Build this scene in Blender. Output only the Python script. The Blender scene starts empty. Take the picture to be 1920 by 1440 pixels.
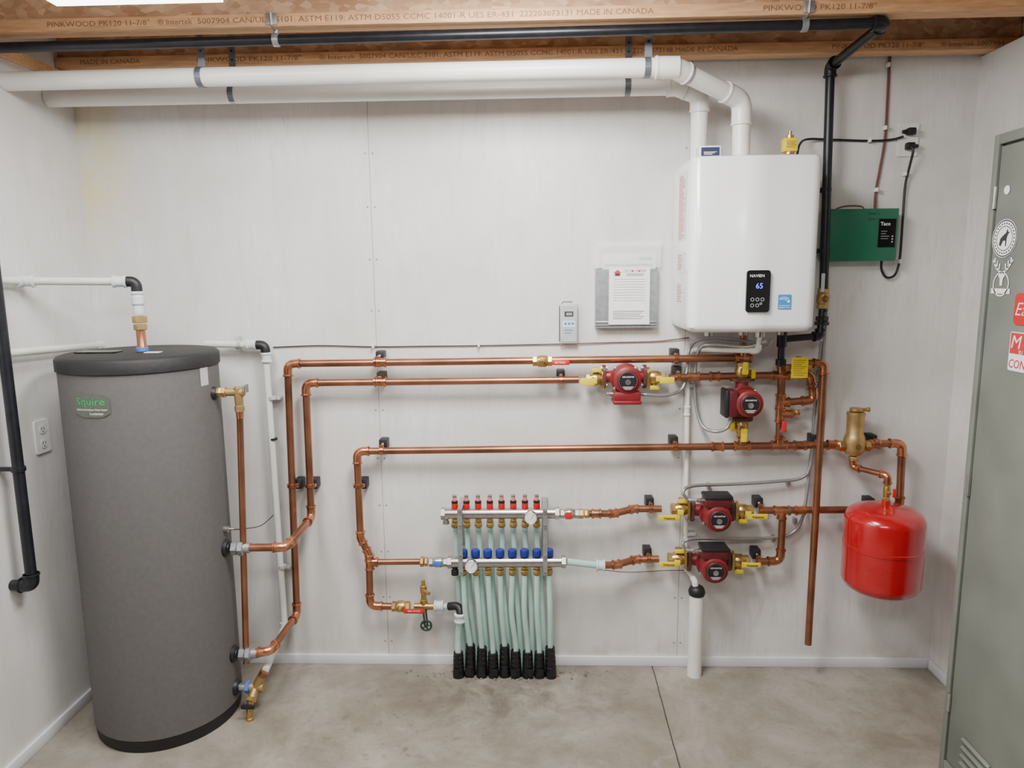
import bpy, bmesh, math, random
from mathutils import Vector, Matrix
random.seed(4)
SC = bpy.context.scene; COL = SC.collection
V = Vector
sin, cos, pi = math.sin, math.cos, math.pi
# ---------------------------------------------------------------- camera model
FPX = 1331.0; D = 2.8; H = 1.638
psi, pit, rho = math.radians(1.9), math.radians(8.8), math.radians(.62)
fh = V((-sin(psi), cos(psi), 0)); rt = V((cos(psi), sin(psi), 0)); Z = V((0, 0, 1)); X = V((1, 0, 0)); N = V((0, -1, 0))
F = fh*cos(pit) - Z*sin(pit); U0 = fh*sin(pit) + Z*cos(pit)
R = rt*cos(rho) - U0*sin(rho); U = U0*cos(rho) + rt*sin(rho)
CAM = V((0, -D, H))
def ray(px, py): return F + R*((px-960)/FPX) + U*((720-py)/FPX)
def P(px, py, d=.07):
    r = ray(px, py); return CAM + r*((D-d)/r.y)
def Q(px, py, x):
    r = ray(px, py); return CAM + r*(x/r.x)
def G(px, py, z=0):
    r = ray(px, py); return CAM + r*((z-H)/r.z)
cd = bpy.data.cameras.new('camera'); cam = bpy.data.objects.new('camera', cd); COL.objects.link(cam)
cd.sensor_width = 36; cd.lens = FPX/1920*36; cd.clip_start = .02
m4 = Matrix((R, U, -F)).transposed().to_4x4(); m4.translation = CAM; cam.matrix_world = m4
SC.camera = cam
# ---------------------------------------------------------------- materials
def mat(name, col, rough=.5, metal=0, var=.12, scale=25, bump=0, emit=0, trans=0, coat=0, stretch=None, alpha=1):
    m = bpy.data.materials.new(name); m.use_nodes = True
    nt = m.node_tree; b = nt.nodes['Principled BSDF']; L = nt.links
    tc = nt.nodes.new('ShaderNodeTexCoord'); no = nt.nodes.new('ShaderNodeTexNoise'); no.inputs['Scale'].default_value = scale
    no.inputs['Detail'].default_value = 4
    if stretch:
        mp = nt.nodes.new('ShaderNodeMapping'); mp.inputs['Scale'].default_value = stretch
        L.new(tc.outputs['Object'], mp.inputs['Vector']); L.new(mp.outputs['Vector'], no.inputs['Vector'])
    else: L.new(tc.outputs['Object'], no.inputs['Vector'])
    cr = nt.nodes.new('ShaderNodeValToRGB')
    cr.color_ramp.elements[0].position = .3; cr.color_ramp.elements[1].position = .7
    cr.color_ramp.elements[0].color = [c*(1-var) for c in col] + [1]
    cr.color_ramp.elements[1].color = [min(1, c*(1+var)) for c in col] + [1]
    L.new(no.outputs['Fac'], cr.inputs['Fac']); L.new(cr.outputs['Color'], b.inputs['Base Color'])
    b.inputs['Roughness'].default_value = rough; b.inputs['Metallic'].default_value = metal
    if alpha < 1: b.inputs['Alpha'].default_value = alpha
    if trans: b.inputs['Transmission Weight'].default_value = trans
    if coat: b.inputs['Coat Weight'].default_value = coat; b.inputs['Coat Roughness'].default_value = .1
    if emit:
        L.new(cr.outputs['Color'], b.inputs['Emission Color']); b.inputs['Emission Strength'].default_value = emit
    if bump:
        bp = nt.nodes.new('ShaderNodeBump'); bp.inputs['Strength'].default_value = bump; bp.inputs['Distance'].default_value = .004
        L.new(no.outputs['Fac'], bp.inputs['Height']); L.new(bp.outputs['Normal'], b.inputs['Normal'])
    return m
M = {}
def mk(n, *a, **k): M[n] = mat(n, *a, **k)
mk('copper', (.345, .152, .085), .33, .88, .36, 7)
mk('copper_new', (.52, .225, .120), .25, .92, .36, 24)
mk('brass', (.51, .345, .12), .32, .9, .22, 30)
mk('brass_dull', (.44, .30, .125), .44, .76, .18, 30)
mk('iron', (.012, .013, .018), .36, .2, .3, 30)
mk('black', (.008, .008, .010), .5, 0, .2, 40)
mk('black_gloss', (.006, .006, .007), .18, 0, .2, 40)
mk('tank', (.106, .101, .100), .7, 0, .07, 60, bump=.08)
mk('cap', (.0075, .0075, .0085), .62, 0, .25, 60, bump=.2)
mk('pvc', (.80, .785, .735), .32, 0, .04, 8)
mk('primer', (.42, .30, .50), .4, 0, .1, 20)
mk('pex', (.64, .66, .62), .35, 0, .06, 12)
mk('pexg', (.54, .78, .71), .25, 0, .08, 12, trans=.2)
mk('coupler', (.60, .635, .65), .35, 0, .06, 20)
mk('white', (.86, .87, .88), .22, 0, .015, 3, coat=.4)
mk('plastic', (.78, .78, .77), .4, 0, .03, 20)
mk('paper', (.84, .84, .83), .7, 0, .03, 20)
mk('side_paper', (.74, .73, .72), .6, 0, .03, 20)
mk('red', (.43, .006, .011), .2, 0, .08, 5, coat=.6)
mk('pump_red', (.20, .013, .018), .42, .1, .2, 40, bump=.1)
mk('pump_dark', (.10, .010, .013), .4, .1, .2, 40)
mk('flange', (.12, .045, .032), .5, .3, .25, 40)
mk('yellow', (.76, .58, .012), .4, 0, .06, 20)
mk('redplastic', (.55, .020, .018), .35, 0, .08, 30)
mk('clear_red', (.62, .18, .16), .2, 0, .15, 60)
mk('blueplastic', (.012, .022, .24), .35, 0, .1, 30)
mk('bluehandle', (.05, .16, .5), .4, 0, .1, 30)
mk('steel', (.46, .445, .42), .28, .92, .12, 60)
mk('galv', (.40, .43, .44), .42, .8, .15, 50)
mk('strap', (.17, .19, .22), .45, .6, .15, 50)
mk('conduit', (.42, .43, .43), .38, .75, .2, 300)
mk('bracket', (.012, .013, .016), .5, .1, .3, 60)
mk('green', (.013, .142, .075), .4, 0, .05, 20)
mk('locker', (.190, .207, .180), .45, .1, .14, 5)
mk('wire_brown', (.16, .06, .045), .5, 0, .1, 60)
mk('dark_green', (.012, .045, .03), .4, .2, .2, 40)
mk('ink', (.03, .03, .03), .6, 0, .1, 60)
mk('ink_red', (.55, .03, .03), .6, 0, .1, 60)
mk('ink_pink', (.55, .13, .10), .6, 0, .1, 60)
mk('ink_brown', (.25, .125, .065), .7, 0, .25, 60)
mk('ink_white', (.85, .85, .85), .6, 0, .03, 60)
mk('ink_green', (.02, .30, .09), .5, 0, .1, 60)
mk('ink_blue', (.02, .25, .62), .4, 0, .05, 60)
mk('badge', (.11, .125, .105), .3, .4, .08, 60)
mk('lcd', (.30, .34, .30), .3, 0, .05, 60)
mk('lcd_glow', (.05, .10, 1.0), .4, 0, .02, 5, emit=3.5)
mk('diffuser', (1, 1, 1), .5, 0, .01, 5, emit=8)
mk('joist', (.68, .395, .205), .6, 0, .18, 14, stretch=(1, 8, 8))
mk('sleeve', (.007, .007, .008), .36, 0, .3, 60, bump=.4)
mk('crumb', (.19, .16, .125), .9, 0, .4, 60)
mk('grey_plastic', (.45, .47, .47), .4, 0, .04, 20)
mk('film', (.9, .92, .93), .10, 0, .03, 30, alpha=.3)
mk('navy', (.03, .035, .09), .4, 0, .1, 30)
mk('trim', (.72, .73, .75), .4, 0, .03, 10)

def special(name):
    m = bpy.data.materials.new(name); m.use_nodes = True; M[name] = m
    nt = m.node_tree; return m, nt, nt.nodes['Principled BSDF'], nt.links
def node(nt, t, **inp):
    n = nt.nodes.new(t)
    for k, v in inp.items():
        n.inputs[k.replace('_', ' ')].default_value = v
    return n
def math_n(nt, op, a, b=None):
    n = nt.nodes.new('ShaderNodeMath'); n.operation = op
    for i, q in enumerate((a, b)):
        if q is None: continue
        if isinstance(q, (int, float)): n.inputs[i].default_value = q
        else: nt.links.new(q, n.inputs[i])
    return n.outputs[0]
def mix_n(nt, fac, a, b):
    n = nt.nodes.new('ShaderNodeMix'); n.data_type = 'RGBA'
    for i, q in ((0, fac), (6, a), (7, b)):
        if isinstance(q, (int, float)): n.inputs[i].default_value = q
        elif isinstance(q, tuple): n.inputs[i].default_value = (*q, 1)
        else: nt.links.new(q, n.inputs[i])
    return n.outputs[2]
def ramp_n(nt, fac, p0, p1):
    n = nt.nodes.new('ShaderNodeMapRange'); n.inputs[1].default_value = p0; n.inputs[2].default_value = p1
    nt.links.new(fac, n.inputs[0]); return n.outputs[0]
def wall_mat(name, seams, stain):
    m, nt, b, L = special(name)
    g = nt.nodes.new('ShaderNodeNewGeometry'); s = nt.nodes.new('ShaderNodeSeparateXYZ'); L.new(g.outputs['Position'], s.inputs[0])
    mp = node(nt, 'ShaderNodeMapping'); mp.inputs['Scale'].default_value = (6, 6, 1.1); L.new(g.outputs['Position'], mp.inputs['Vector'])
    n1 = node(nt, 'ShaderNodeTexNoise', Scale=1.5, Detail=8.0, Roughness=.62, Distortion=2.2); L.new(mp.outputs[0], n1.inputs['Vector'])
    mp2 = node(nt, 'ShaderNodeMapping'); mp2.inputs['Scale'].default_value = (40, 40, 4.0); L.new(g.outputs['Position'], mp2.inputs['Vector'])
    n4 = node(nt, 'ShaderNodeTexNoise', Scale=1.5, Detail=4.0, Distortion=1.4); L.new(mp2.outputs[0], n4.inputs['Vector'])
    n2 = node(nt, 'ShaderNodeTexNoise', Scale=1.7, Detail=7.0, Roughness=.62); L.new(g.outputs['Position'], n2.inputs['Vector'])
    n3 = node(nt, 'ShaderNodeTexNoise', Scale=6.0, Detail=6.0, Roughness=.72); L.new(g.outputs['Position'], n3.inputs['Vector'])
    c = mix_n(nt, ramp_n(nt, n2.outputs['Fac'], .38, .62), (.635, .618, .600), (.745, .738, .728))
    c = mix_n(nt, math_n(nt, 'MULTIPLY', ramp_n(nt, n1.outputs['Fac'], .50, .68), .36), c, (.555, .522, .487))
    grain = math_n(nt, 'MULTIPLY', ramp_n(nt, n4.outputs['Fac'], .53, .69), ramp_n(nt, n2.outputs['Fac'], .42, .60))
    c = mix_n(nt, math_n(nt, 'MULTIPLY', grain, .24), c, (.44, .41, .385))
    c = mix_n(nt, math_n(nt, 'MULTIPLY', ramp_n(nt, n3.outputs['Fac'], .53, .69), .38), c, (.635, .588, .505))
    if stain:   # yellowed corner and brown water marks low down
        dx = math_n(nt, 'SUBTRACT', s.outputs[0], stain[0]); dz = math_n(nt, 'SUBTRACT', s.outputs[2], stain[1])
        r_ = math_n(nt, 'SQRT', math_n(nt, 'ADD', math_n(nt, 'MULTIPLY', dx, dx), math_n(nt, 'MULTIPLY', math_n(nt, 'MULTIPLY', dz, dz), .25)))
        c = mix_n(nt, math_n(nt, 'MULTIPLY', math_n(nt, 'MULTIPLY', ramp_n(nt, r_, .19, .0), ramp_n(nt, n3.outputs['Fac'], .3, .55)), .95), c, (.76, .66, .33))
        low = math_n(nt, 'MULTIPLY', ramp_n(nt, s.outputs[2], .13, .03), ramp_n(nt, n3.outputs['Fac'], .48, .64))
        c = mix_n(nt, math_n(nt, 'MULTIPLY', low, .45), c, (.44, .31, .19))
    for xs in seams:
        ln = math_n(nt, 'LESS_THAN', math_n(nt, 'ABSOLUTE', math_n(nt, 'SUBTRACT', s.outputs[0], xs)), .0015)
        c = mix_n(nt, math_n(nt, 'MULTIPLY', math_n(nt, 'MULTIPLY', ln, ramp_n(nt, n3.outputs['Fac'], .25, .45)), .7), c, (.22, .20, .19))
        nail = math_n(nt, 'LESS_THAN', math_n(nt, 'ABSOLUTE', math_n(nt, 'SUBTRACT', math_n(nt, 'FRACT', math_n(nt, 'MULTIPLY', s.outputs[2], 5.0)), .5)), .016)
        near = math_n(nt, 'LESS_THAN', math_n(nt, 'ABSOLUTE', math_n(nt, 'SUBTRACT', math_n(nt, 'ABSOLUTE', math_n(nt, 'SUBTRACT', s.outputs[0], xs)), .014)), .0032)
        c = mix_n(nt, math_n(nt, 'MULTIPLY', math_n(nt, 'MULTIPLY', nail, near), .85), c, (.16, .13, .12))
    L.new(c, b.inputs['Base Color']); b.inputs['Roughness'].default_value = .42
    bp = node(nt, 'ShaderNodeBump', Strength=.05, Distance=.002); L.new(n1.outputs['Fac'], bp.inputs['Height']); L.new(bp.outputs[0], b.inputs['Normal'])
XL = P(160, 420, 0).x; XR = P(1790, 680, 0).x
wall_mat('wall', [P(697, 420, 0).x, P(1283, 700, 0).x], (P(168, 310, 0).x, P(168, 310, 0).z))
wall_mat('wall_side', [], None)
jA = G(1222, 1246); jB = G(1275, 1440)
m, nt, b, L = special('concrete')
g = nt.nodes.new('ShaderNodeNewGeometry'); s = nt.nodes.new('ShaderNodeSeparateXYZ'); L.new(g.outputs['Position'], s.inputs[0])
n1 = node(nt, 'ShaderNodeTexNoise', Scale=2.6, Detail=8.0, Roughness=.65, Distortion=.5); L.new(g.outputs['Position'], n1.inputs['Vector'])
n2 = node(nt, 'ShaderNodeTexNoise', Scale=8.0, Detail=8.0, Roughness=.72, Distortion=.6); L.new(g.outputs['Position'], n2.inputs['Vector'])
n3 = node(nt, 'ShaderNodeTexNoise', Scale=70.0, Detail=3.0); L.new(g.outputs['Position'], n3.inputs['Vector'])
n5 = node(nt, 'ShaderNodeTexNoise', Scale=23.0, Detail=3.0); L.new(g.outputs['Position'], n5.inputs['Vector'])
c = mix_n(nt, ramp_n(nt, n1.outputs['Fac'], .36, .66), (.195, .168, .130), (.345, .315, .268))
c = mix_n(nt, math_n(nt, 'MULTIPLY', ramp_n(nt, n2.outputs['Fac'], .50, .68), .5), c, (.165, .136, .100))
c = mix_n(nt, math_n(nt, 'MULTIPLY', ramp_n(nt, n2.outputs['Fac'], .42, .28), .45), c, (.41, .39, .355))
c = mix_n(nt, math_n(nt, 'MULTIPLY', ramp_n(nt, n3.outputs['Fac'], .56, .72), .3), c, (.12, .098, .075))
pc = G(945, 1290); pd = G(740, 1365)   # dirt in front of the manifold and left of centre
def blob(pc, ax, r0, r1):
    dx = math_n(nt, 'SUBTRACT', s.outputs[0], pc.x); dy = math_n(nt, 'MULTIPLY', math_n(nt, 'SUBTRACT', s.outputs[1], pc.y), ax)
    return ramp_n(nt, math_n(nt, 'SQRT', math_n(nt, 'ADD', math_n(nt, 'MULTIPLY', dx, dx), math_n(nt, 'MULTIPLY', dy, dy))), r0, r1)
c = mix_n(nt, math_n(nt, 'MULTIPLY', math_n(nt, 'MULTIPLY', blob(pc, 1.8, .62, .08), ramp_n(nt, n2.outputs['Fac'], .38, .60)), .72), c, (.095, .074, .054))
sp = math_n(nt, 'MULTIPLY', ramp_n(nt, n5.outputs['Fac'], .61, .67), blob(pd, 1.5, .45, .1))
c = mix_n(nt, math_n(nt, 'MULTIPLY', sp, .58), c, (.065, .047, .034))
kx = (jB.x-jA.x)/(jB.y-jA.y)
ex = math_n(nt, 'SUBTRACT', s.outputs[0], math_n(nt, 'ADD', math_n(nt, 'MULTIPLY', math_n(nt, 'SUBTRACT', s.outputs[1], jA.y), kx), jA.x))
ex = math_n(nt, 'ADD', ex, math_n(nt, 'MULTIPLY', math_n(nt, 'SUBTRACT', n2.outputs['Fac'], .5), .008))
c = mix_n(nt, math_n(nt, 'MULTIPLY', math_n(nt, 'LESS_THAN', math_n(nt, 'ABSOLUTE', ex), .0028), .85), c, (.03, .025, .02))
L.new(c, b.inputs['Base Color']); b.inputs['Roughness'].default_value = .5
bp = node(nt, 'ShaderNodeBump', Strength=.2, Distance=.003); L.new(n2.outputs['Fac'], bp.inputs['Height']); L.new(bp.outputs[0], b.inputs['Normal'])
m, nt, b, L = special('osb')
g = nt.nodes.new('ShaderNodeNewGeometry')
mp = node(nt, 'ShaderNodeMapping'); mp.inputs['Scale'].default_value = (30, 60, 60); L.new(g.outputs['Position'], mp.inputs['Vector'])
nn = node(nt, 'ShaderNodeTexNoise', Scale=8.0); L.new(g.outputs['Position'], nn.inputs['Vector'])
vo = node(nt, 'ShaderNodeTexVoronoi', Scale=1.0); L.new(mp.outputs[0], vo.inputs['Vector'])
s = nt.nodes.new('ShaderNodeSeparateColor'); L.new(vo.outputs['Color'], s.inputs[0])
c = mix_n(nt, s.outputs[0], (.44, .24, .13), (.68, .47, .29)); c = mix_n(nt, math_n(nt, 'MULTIPLY', ramp_n(nt, nn.outputs['Fac'], .5, .7), .35), c, (.3, .15, .09))
L.new(c, b.inputs['Base Color']); b.inputs['Roughness'].default_value = .7
# ---------------------------------------------------------------- mesh helpers
ORG = {}
def frame(ax):
    ax = ax.normalized(); t = Z if abs(ax.z) < .9 else X
    u = ax.cross(t).normalized(); return u, ax.cross(u).normalized()
class MB:
    def __init__(s): s.bm = bmesh.new()
    def loft(s, rings, cap=True):
        vs = [[s.bm.verts.new(p) for p in r] for r in rings]; n = len(vs[0])
        for a, b in zip(vs, vs[1:]):
            for i in range(n):
                j = (i+1) % n; s.bm.faces.new((a[i], a[j], b[j], b[i]))
        if cap: s.bm.faces.new(vs[0]); s.bm.faces.new(vs[-1][::-1])
        return s
    def tube(s, pts, r, n=12):
        pts = [V(p) for p in pts]; rings = []
        d = [(pts[min(i+1, len(pts)-1)]-pts[max(i-1, 0)]).normalized() for i in range(len(pts))]
        u, w = frame(d[0])
        for i, p in enumerate(pts):
            u = (u - d[i]*u.dot(d[i])).normalized(); w = d[i].cross(u)
            rr = r[i] if isinstance(r, (list, tuple)) else r
            rings.append([p + (u*cos(2*pi*k/n)+w*sin(2*pi*k/n))*rr for k in range(n)])
        return s.loft(rings)
    def lathe(s, o, ax, prof, n=24, rot=0):
        ax = V(ax).normalized(); u, w = frame(ax)
        return s.loft([[o+ax*t+(u*cos(2*pi*k/n+rot)+w*sin(2*pi*k/n+rot))*max(r, .0002) for k in range(n)] for t, r in prof])
    def box(s, c, size, ax=None, bev=0, seg=2):
        ax = ax or (X, V((0, 1, 0)), Z)
        mt = Matrix([a.normalized()*q for a, q in zip(ax, size)]).transposed().to_4x4(); mt.translation = c
        r = bmesh.ops.create_cube(s.bm, size=1, matrix=mt)
        if bev:
            es = list({e for v in r['verts'] for e in v.link_edges})
            bmesh.ops.bevel(s.bm, geom=es, offset=bev, segments=seg, affect='EDGES', profile=.5)
        return s
    def poly(s, pts, ext=None):
        if ext is None: s.bm.faces.new([s.bm.verts.new(p) for p in pts]); return s
        return s.loft([pts, [p+ext for p in pts]])
    def build(s, name, m, parent=None, smooth=True):
        bmesh.ops.recalc_face_normals(s.bm, faces=s.bm.faces[:])
        if parent is not None: o0 = ORG[parent.name]
        else:
            xs = [v.co for v in s.bm.verts]
            o0 = V(((min(c.x for c in xs)+max(c.x for c in xs))/2, (min(c.y for c in xs)+max(c.y for c in xs))/2, min(c.z for c in xs)))
        for v in s.bm.verts: v.co -= o0
        me = bpy.data.meshes.new(name); s.bm.to_mesh(me); s.bm.free()
        if smooth:
            for p in me.polygons: p.use_smooth = True
            me.set_sharp_from_angle(angle=math.radians(38))
        me.materials.append(M[m])
        o = bpy.data.objects.new(name, me); COL.objects.link(o)
        if parent is not None: o.parent = parent
        else: o.location = o0
        ORG[o.name] = o0
        return o
def thing(name, label, cat, loc, group=None):
    o = bpy.data.objects.new(name, None); COL.objects.link(o); o.location = loc; o.empty_display_size = .05
    ORG[o.name] = V(loc); o['label'] = label; o['category'] = cat
    if group: o['group'] = group
    return o
def tag(o, label, cat, group=None):
    o['label'] = label; o['category'] = cat
    if group: o['group'] = group
    return o
def struct(name, mb, m):
    o = mb.build(name, m); o['kind'] = 'structure'; return o
def plane(c, right=X, up=Z): return lambda lx, ly: c + right*lx + up*ly
LEFTF = V((0, -1, 0))
def text(body, f, parent, m, h=None, w=None, name='lettering', bold=0, shear=0):
    cu = bpy.data.curves.new('t', 'FONT'); cu.body = body; cu.size = 1; cu.resolution_u = 2; cu.offset = bold; cu.shear = shear
    ob = bpy.data.objects.new('t', cu); COL.objects.link(ob); bpy.context.view_layer.update()
    me = bpy.data.meshes.new_from_object(ob.evaluated_get(bpy.context.evaluated_depsgraph_get()))
    bpy.data.objects.remove(ob)
    xs = [v.co.x for v in me.vertices]; ys = [v.co.y for v in me.vertices]
    cx, cy = (min(xs)+max(xs))/2, (min(ys)+max(ys))/2; ww, hh = max(xs)-min(xs), max(ys)-min(ys)
    sx = w/ww if w else h/hh; sy = h/hh if h else sx
    o0 = ORG[parent.name]
    for v in me.vertices: v.co = f((v.co.x-cx)*sx, (v.co.y-cy)*sy) - o0
    me.materials.clear(); me.materials.append(M[m]); me.name = name
    o = bpy.data.objects.new(name, me); COL.objects.link(o); o.parent = parent; ORG[o.name] = o0
    return o
def rr(f, w, h, r, n=4):
    pts = []
    for cx, cy, a0 in ((w/2-r, h/2-r, 0), (-w/2+r, h/2-r, 90), (-w/2+r, -h/2+r, 180), (w/2-r, -h/2+r, 270)):
        for k in range(n+1):
            a = math.radians(a0+90*k/n); pts.append(f(cx+r*cos(a), cy+r*sin(a)))
    return pts
def rect(mb, f, x0, x1, y0, y1): mb.poly([f(x0, y0), f(x1, y0), f(x1, y1), f(x0, y1)]); return mb
def disc(f, r, n=28, cx=0, cy=0): return [f(cx+r*cos(2*pi*k/n), cy+r*sin(2*pi*k/n)) for k in range(n)]
def spl(pts, k=8):
    q = [pts[0]*2-pts[1]] + list(pts) + [pts[-1]*2-pts[-2]]; out = []
    for i in range(1, len(q)-2):
        a, b, c, d = q[i-1:i+3]
        for j in range(k):
            t = j/k
            out.append(.5*((2*b)+(c-a)*t+(2*a-5*b+4*c-d)*t*t+(3*b-a-3*c+d)*t**3))
    out.append(q[-2]); return out
def bez(a, b, c, n=8): return [a*(1-t)**2+b*2*t*(1-t)+c*t*t for t in [i/n for i in range(n+1)]]
def run(root, pts, r=.0143, m='copper', em='copper_new', bend=.03, es=1.2, bead=1.42, sleeve=.022, ename='elbow', pname='pipe_section'):
    pts = [V(p) for p in pts]; tt = [0]*len(pts)
    for i in range(1, len(pts)-1):
        u = pts[i-1]-pts[i]; w = pts[i+1]-pts[i]; an = u.angle(w)
        tt[i] = min(bend/math.tan(an/2), .42*min(u.length, w.length))
    for i in range(len(pts)-1):
        d = (pts[i+1]-pts[i]).normalized(); a = pts[i]+d*tt[i]; b = pts[i+1]-d*tt[i+1]
        MB().tube([a, b], r, 16).build(pname, m, root)
    for i in range(1, len(pts)-1):
        e_m = em[i-1] if isinstance(em, (list, tuple)) else em
        u = (pts[i-1]-pts[i]).normalized(); w = (pts[i+1]-pts[i]).normalized(); t = tt[i]
        mb = MB().tube([pts[i]+u*(t+sleeve)]+bez(pts[i]+u*t, pts[i], pts[i]+w*t)+[pts[i]+w*(t+sleeve)], r*es, 16)
        if bead:
            for v in (u, w):
                mb.lathe(pts[i]+v*(t+sleeve-.009), v, [(0, r*es), (.002, r*bead), (.007, r*bead), (.009, r*es)], 16)
        mb.build(ename, e_m, root)
def coupling(root, p, d, L=.05, r=.0143, m='copper_new', name='coupling'):
    d = V(d).normalized(); h = L/2; q = r*1.2; k = r*1.42
    MB().lathe(p-d*h, d, [(0, q), (.002, k), (.008, k), (.010, q), (L-.010, q), (L-.008, k), (L-.002, k), (L, q)], 16).build(name, m, root)
def tee(root, p, d, br, L=.066, Lb=.036, r=.0143, m='copper_new'):
    d = V(d).normalized(); br = V(br).normalized(); h = L/2; q = r*1.2; k = r*1.42
    mb = MB().lathe(p-d*h, d, [(0, q), (.002, k), (.008, k), (.010, q), (L-.010, q), (L-.008, k), (L-.002, k), (L, q)], 16)
    mb.lathe(p, br, [(0, q), (Lb-.010, q), (Lb-.008, k), (Lb-.002, k), (Lb, q)], 16)
    mb.build('tee', m, root)
def nuts(mb, p, d, spec):     # (start, length, radius) hex nuts along d
    d = V(d).normalized()
    for t, l, r in spec: mb.lathe(p+d*t, d, [(0, r*.9), (.002, r), (l-.002, r), (l, r*.9)], 6)
    return mb
# ---------------------------------------------------------------- room
ZC = 2.71; YF = -3.6; JZ = 2.405; JR = XR+.098
struct('floor', MB().box(V(((XL+XR)/2, YF/2+.1, -.05)), (XR-XL+.4, -YF+.4, .1)), 'concrete')
struct('wall_back', MB().box(V(((XL+XR)/2, .05, ZC/2)), (XR-XL+.4, .1, ZC)), 'wall')
struct('wall_left', MB().box(V((XL-.05, YF/2, ZC/2)), (.1, -YF, ZC)), 'wall_side')
struct('wall_right', MB().box(V((XR+.05, YF/2, JZ/2-.0005)), (.1, -YF, JZ-.001)), 'wall_side')
struct('ceiling', MB().box(V(((XL+XR)/2, YF/2, ZC+.01)), (XR-XL+.36, -YF+.2, .02)), 'osb')
struct('baseboard_back', MB().box(V(((XL+XR)/2, -.006, .021)), (XR-XL, .012, .042), bev=.002), 'trim')
struct('baseboard_left', MB().box(V((XL+.006, YF/2, .021)), (.012, -YF-.03, .042), bev=.002), 'trim')
struct('baseboard_right', MB().box(V((XR-.006, YF/2, .021)), (.012, -YF-.03, .042), bev=.002), 'trim')
struct('trim_1', MB().box(V((XL+.010, YF/2, JZ-.022)), (.020, -YF-.03, .036), bev=.002), 'joist')
struct('trim_2', MB().box(V((XR+.115, YF/2, (JZ+ZC)/2)), (.03, -YF, ZC-JZ)), 'osb')
# joists
def joist(d, label, texts):
    t = thing('floor_joist', label, 'joist', V(((XL+JR)/2, -d+.032, JZ)), 'wood I-joists overhead')
    for z in (JZ+.019, ZC-.02):
        MB().box(V(((XL+JR)/2, -d+.032, z)), (JR-XL-.004, .064, .038), bev=.002).build('flange', 'joist', t)
    MB().box(V(((XL+JR)/2, -d+.032, (JZ+.038+ZC-.039)/2)), (JR-XL-.004, .010, ZC-JZ-.077)).build('web', 'osb', t)
    for s, pa, pb in texts:
        a = P(pa, 60, d); b = P(pb, 60, d)
        text(s, plane(V(((a.x+b.x)/2, -d-.0006, JZ+.02))), t, 'ink_brown', h=.0165, w=b.x-a.x, bold=0)
joist(.09, 'engineered wood joist against the back wall above the white pipes', [('PINKWOOD PK120 11-7/8"', 365, 562), ('® Intertek', 596, 664), ('5007904 CAN/ULC S101: ASTM E119: ASTM D5055 CCMC 14001-R UES ER-431', 672, 1166), ('222203073148 MADE IN CANADA', 1180, 1385), ('MADE IN CANADA', 145, 258), ('PINKWOOD PK120 11-7/8"', 1562, 1735), ('® Intertek 5007904', 1765, 1885)])
joist(.48, 'front engineered wood joist carrying the black pipe hangers', [('PINKWOOD PK120 11-7/8"', 90, 282), ('® Intertek', 297, 362), ('5007904 CAN/ULC S101: ASTM E119: ASTM D5055 CCMC 14001-R UES ER-431', 372, 962), ('222203073131 MADE IN CANADA', 975, 1225), ('PINKWOOD PK120 11-7/8"', 1430, 1640)])
# ceiling LED panel
a = P(106, 13, .74); b = P(424, 13, .74)
t = thing('ceiling_light', 'bright white light panel hanging just below the joists', 'ceiling light', V(((a.x+b.x)/2, -1.32, a.z)))
MB().box(V(((a.x+b.x)/2, -1.32, a.z+.026)), (b.x-a.x, 1.16, .036), bev=.003).build('housing', 'trim', t)
MB().box(V(((a.x+b.x)/2, -1.32, a.z+.004)), (b.x-a.x-.01, 1.15, .008)).build('diffuser', 'diffuser', t)
for sx in (.1, .9):
    MB().tube([V((a.x+(b.x-a.x)*sx, -1.0, a.z+.04)), V((a.x+(b.x-a.x)*sx, -1.0, ZC))], .003, 6).build('hanger_rod', 'galv', t)
LZ = a.z
# ---------------------------------------------------------------- storage tank
TD = .345
TC = V((-1.397, -TD, 0)); TR = .2545; TZ = 1.382
def ts(px, py, off=.001):
    r = ray(px, py); o = CAM-TC; A = r.x**2+r.y**2; B = 2*(o.x*r.x+o.y*r.y); C = o.x**2+o.y**2-(TR+off)**2
    k = (-B-math.sqrt(max(B*B-4*A*C, 0)))/(2*A); return CAM+r*k
t = thing('storage_tank', 'tall grey cylindrical hot water tank in the left corner', 'water tank', TC)
MB().lathe(TC+Z*.045, Z, [(0, TR-.004), (.004, TR), (TZ-.095, TR), (TZ-.09, TR-.004)], 64).build('jacket', 'tank', t)
MB().lathe(TC+Z*(TZ-.052), Z, [(0, TR+.002), (.003, TR+.006), (.040, TR+.006), (.048, TR), (.052, TR-.012)], 64).build('top_cap', 'cap', t)
MB().lathe(TC, Z, [(0, TR-.012), (.004, TR-.006), (.036, TR-.003), (.047, TR-.001)], 64).build('base_ring', 'cap', t)
MB().box(TC+Z*(TZ+.002)+V((-.13, -.03, 0)), (.14, .06, .006), bev=.002).build('access_cover', 'black_gloss', t)
MB().box(TC+Z*(TZ+.001)+V((.07, -.04, 0)), (.05, .03, .002)).build('cap_label', 'paper', t)
bc = ts(171, 762)
ba = math.atan2(bc.y-TC.y, bc.x-TC.x)
def cyl(cz, ca, off): return lambda lx, ly: V((TC.x+(TR+off)*cos(ca+lx/TR), TC.y+(TR+off)*sin(ca+lx/TR), cz+ly))
bf = cyl(bc.z, ba, .0025)
mb = MB(); n = 14; w2, h2 = .063, .037
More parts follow.
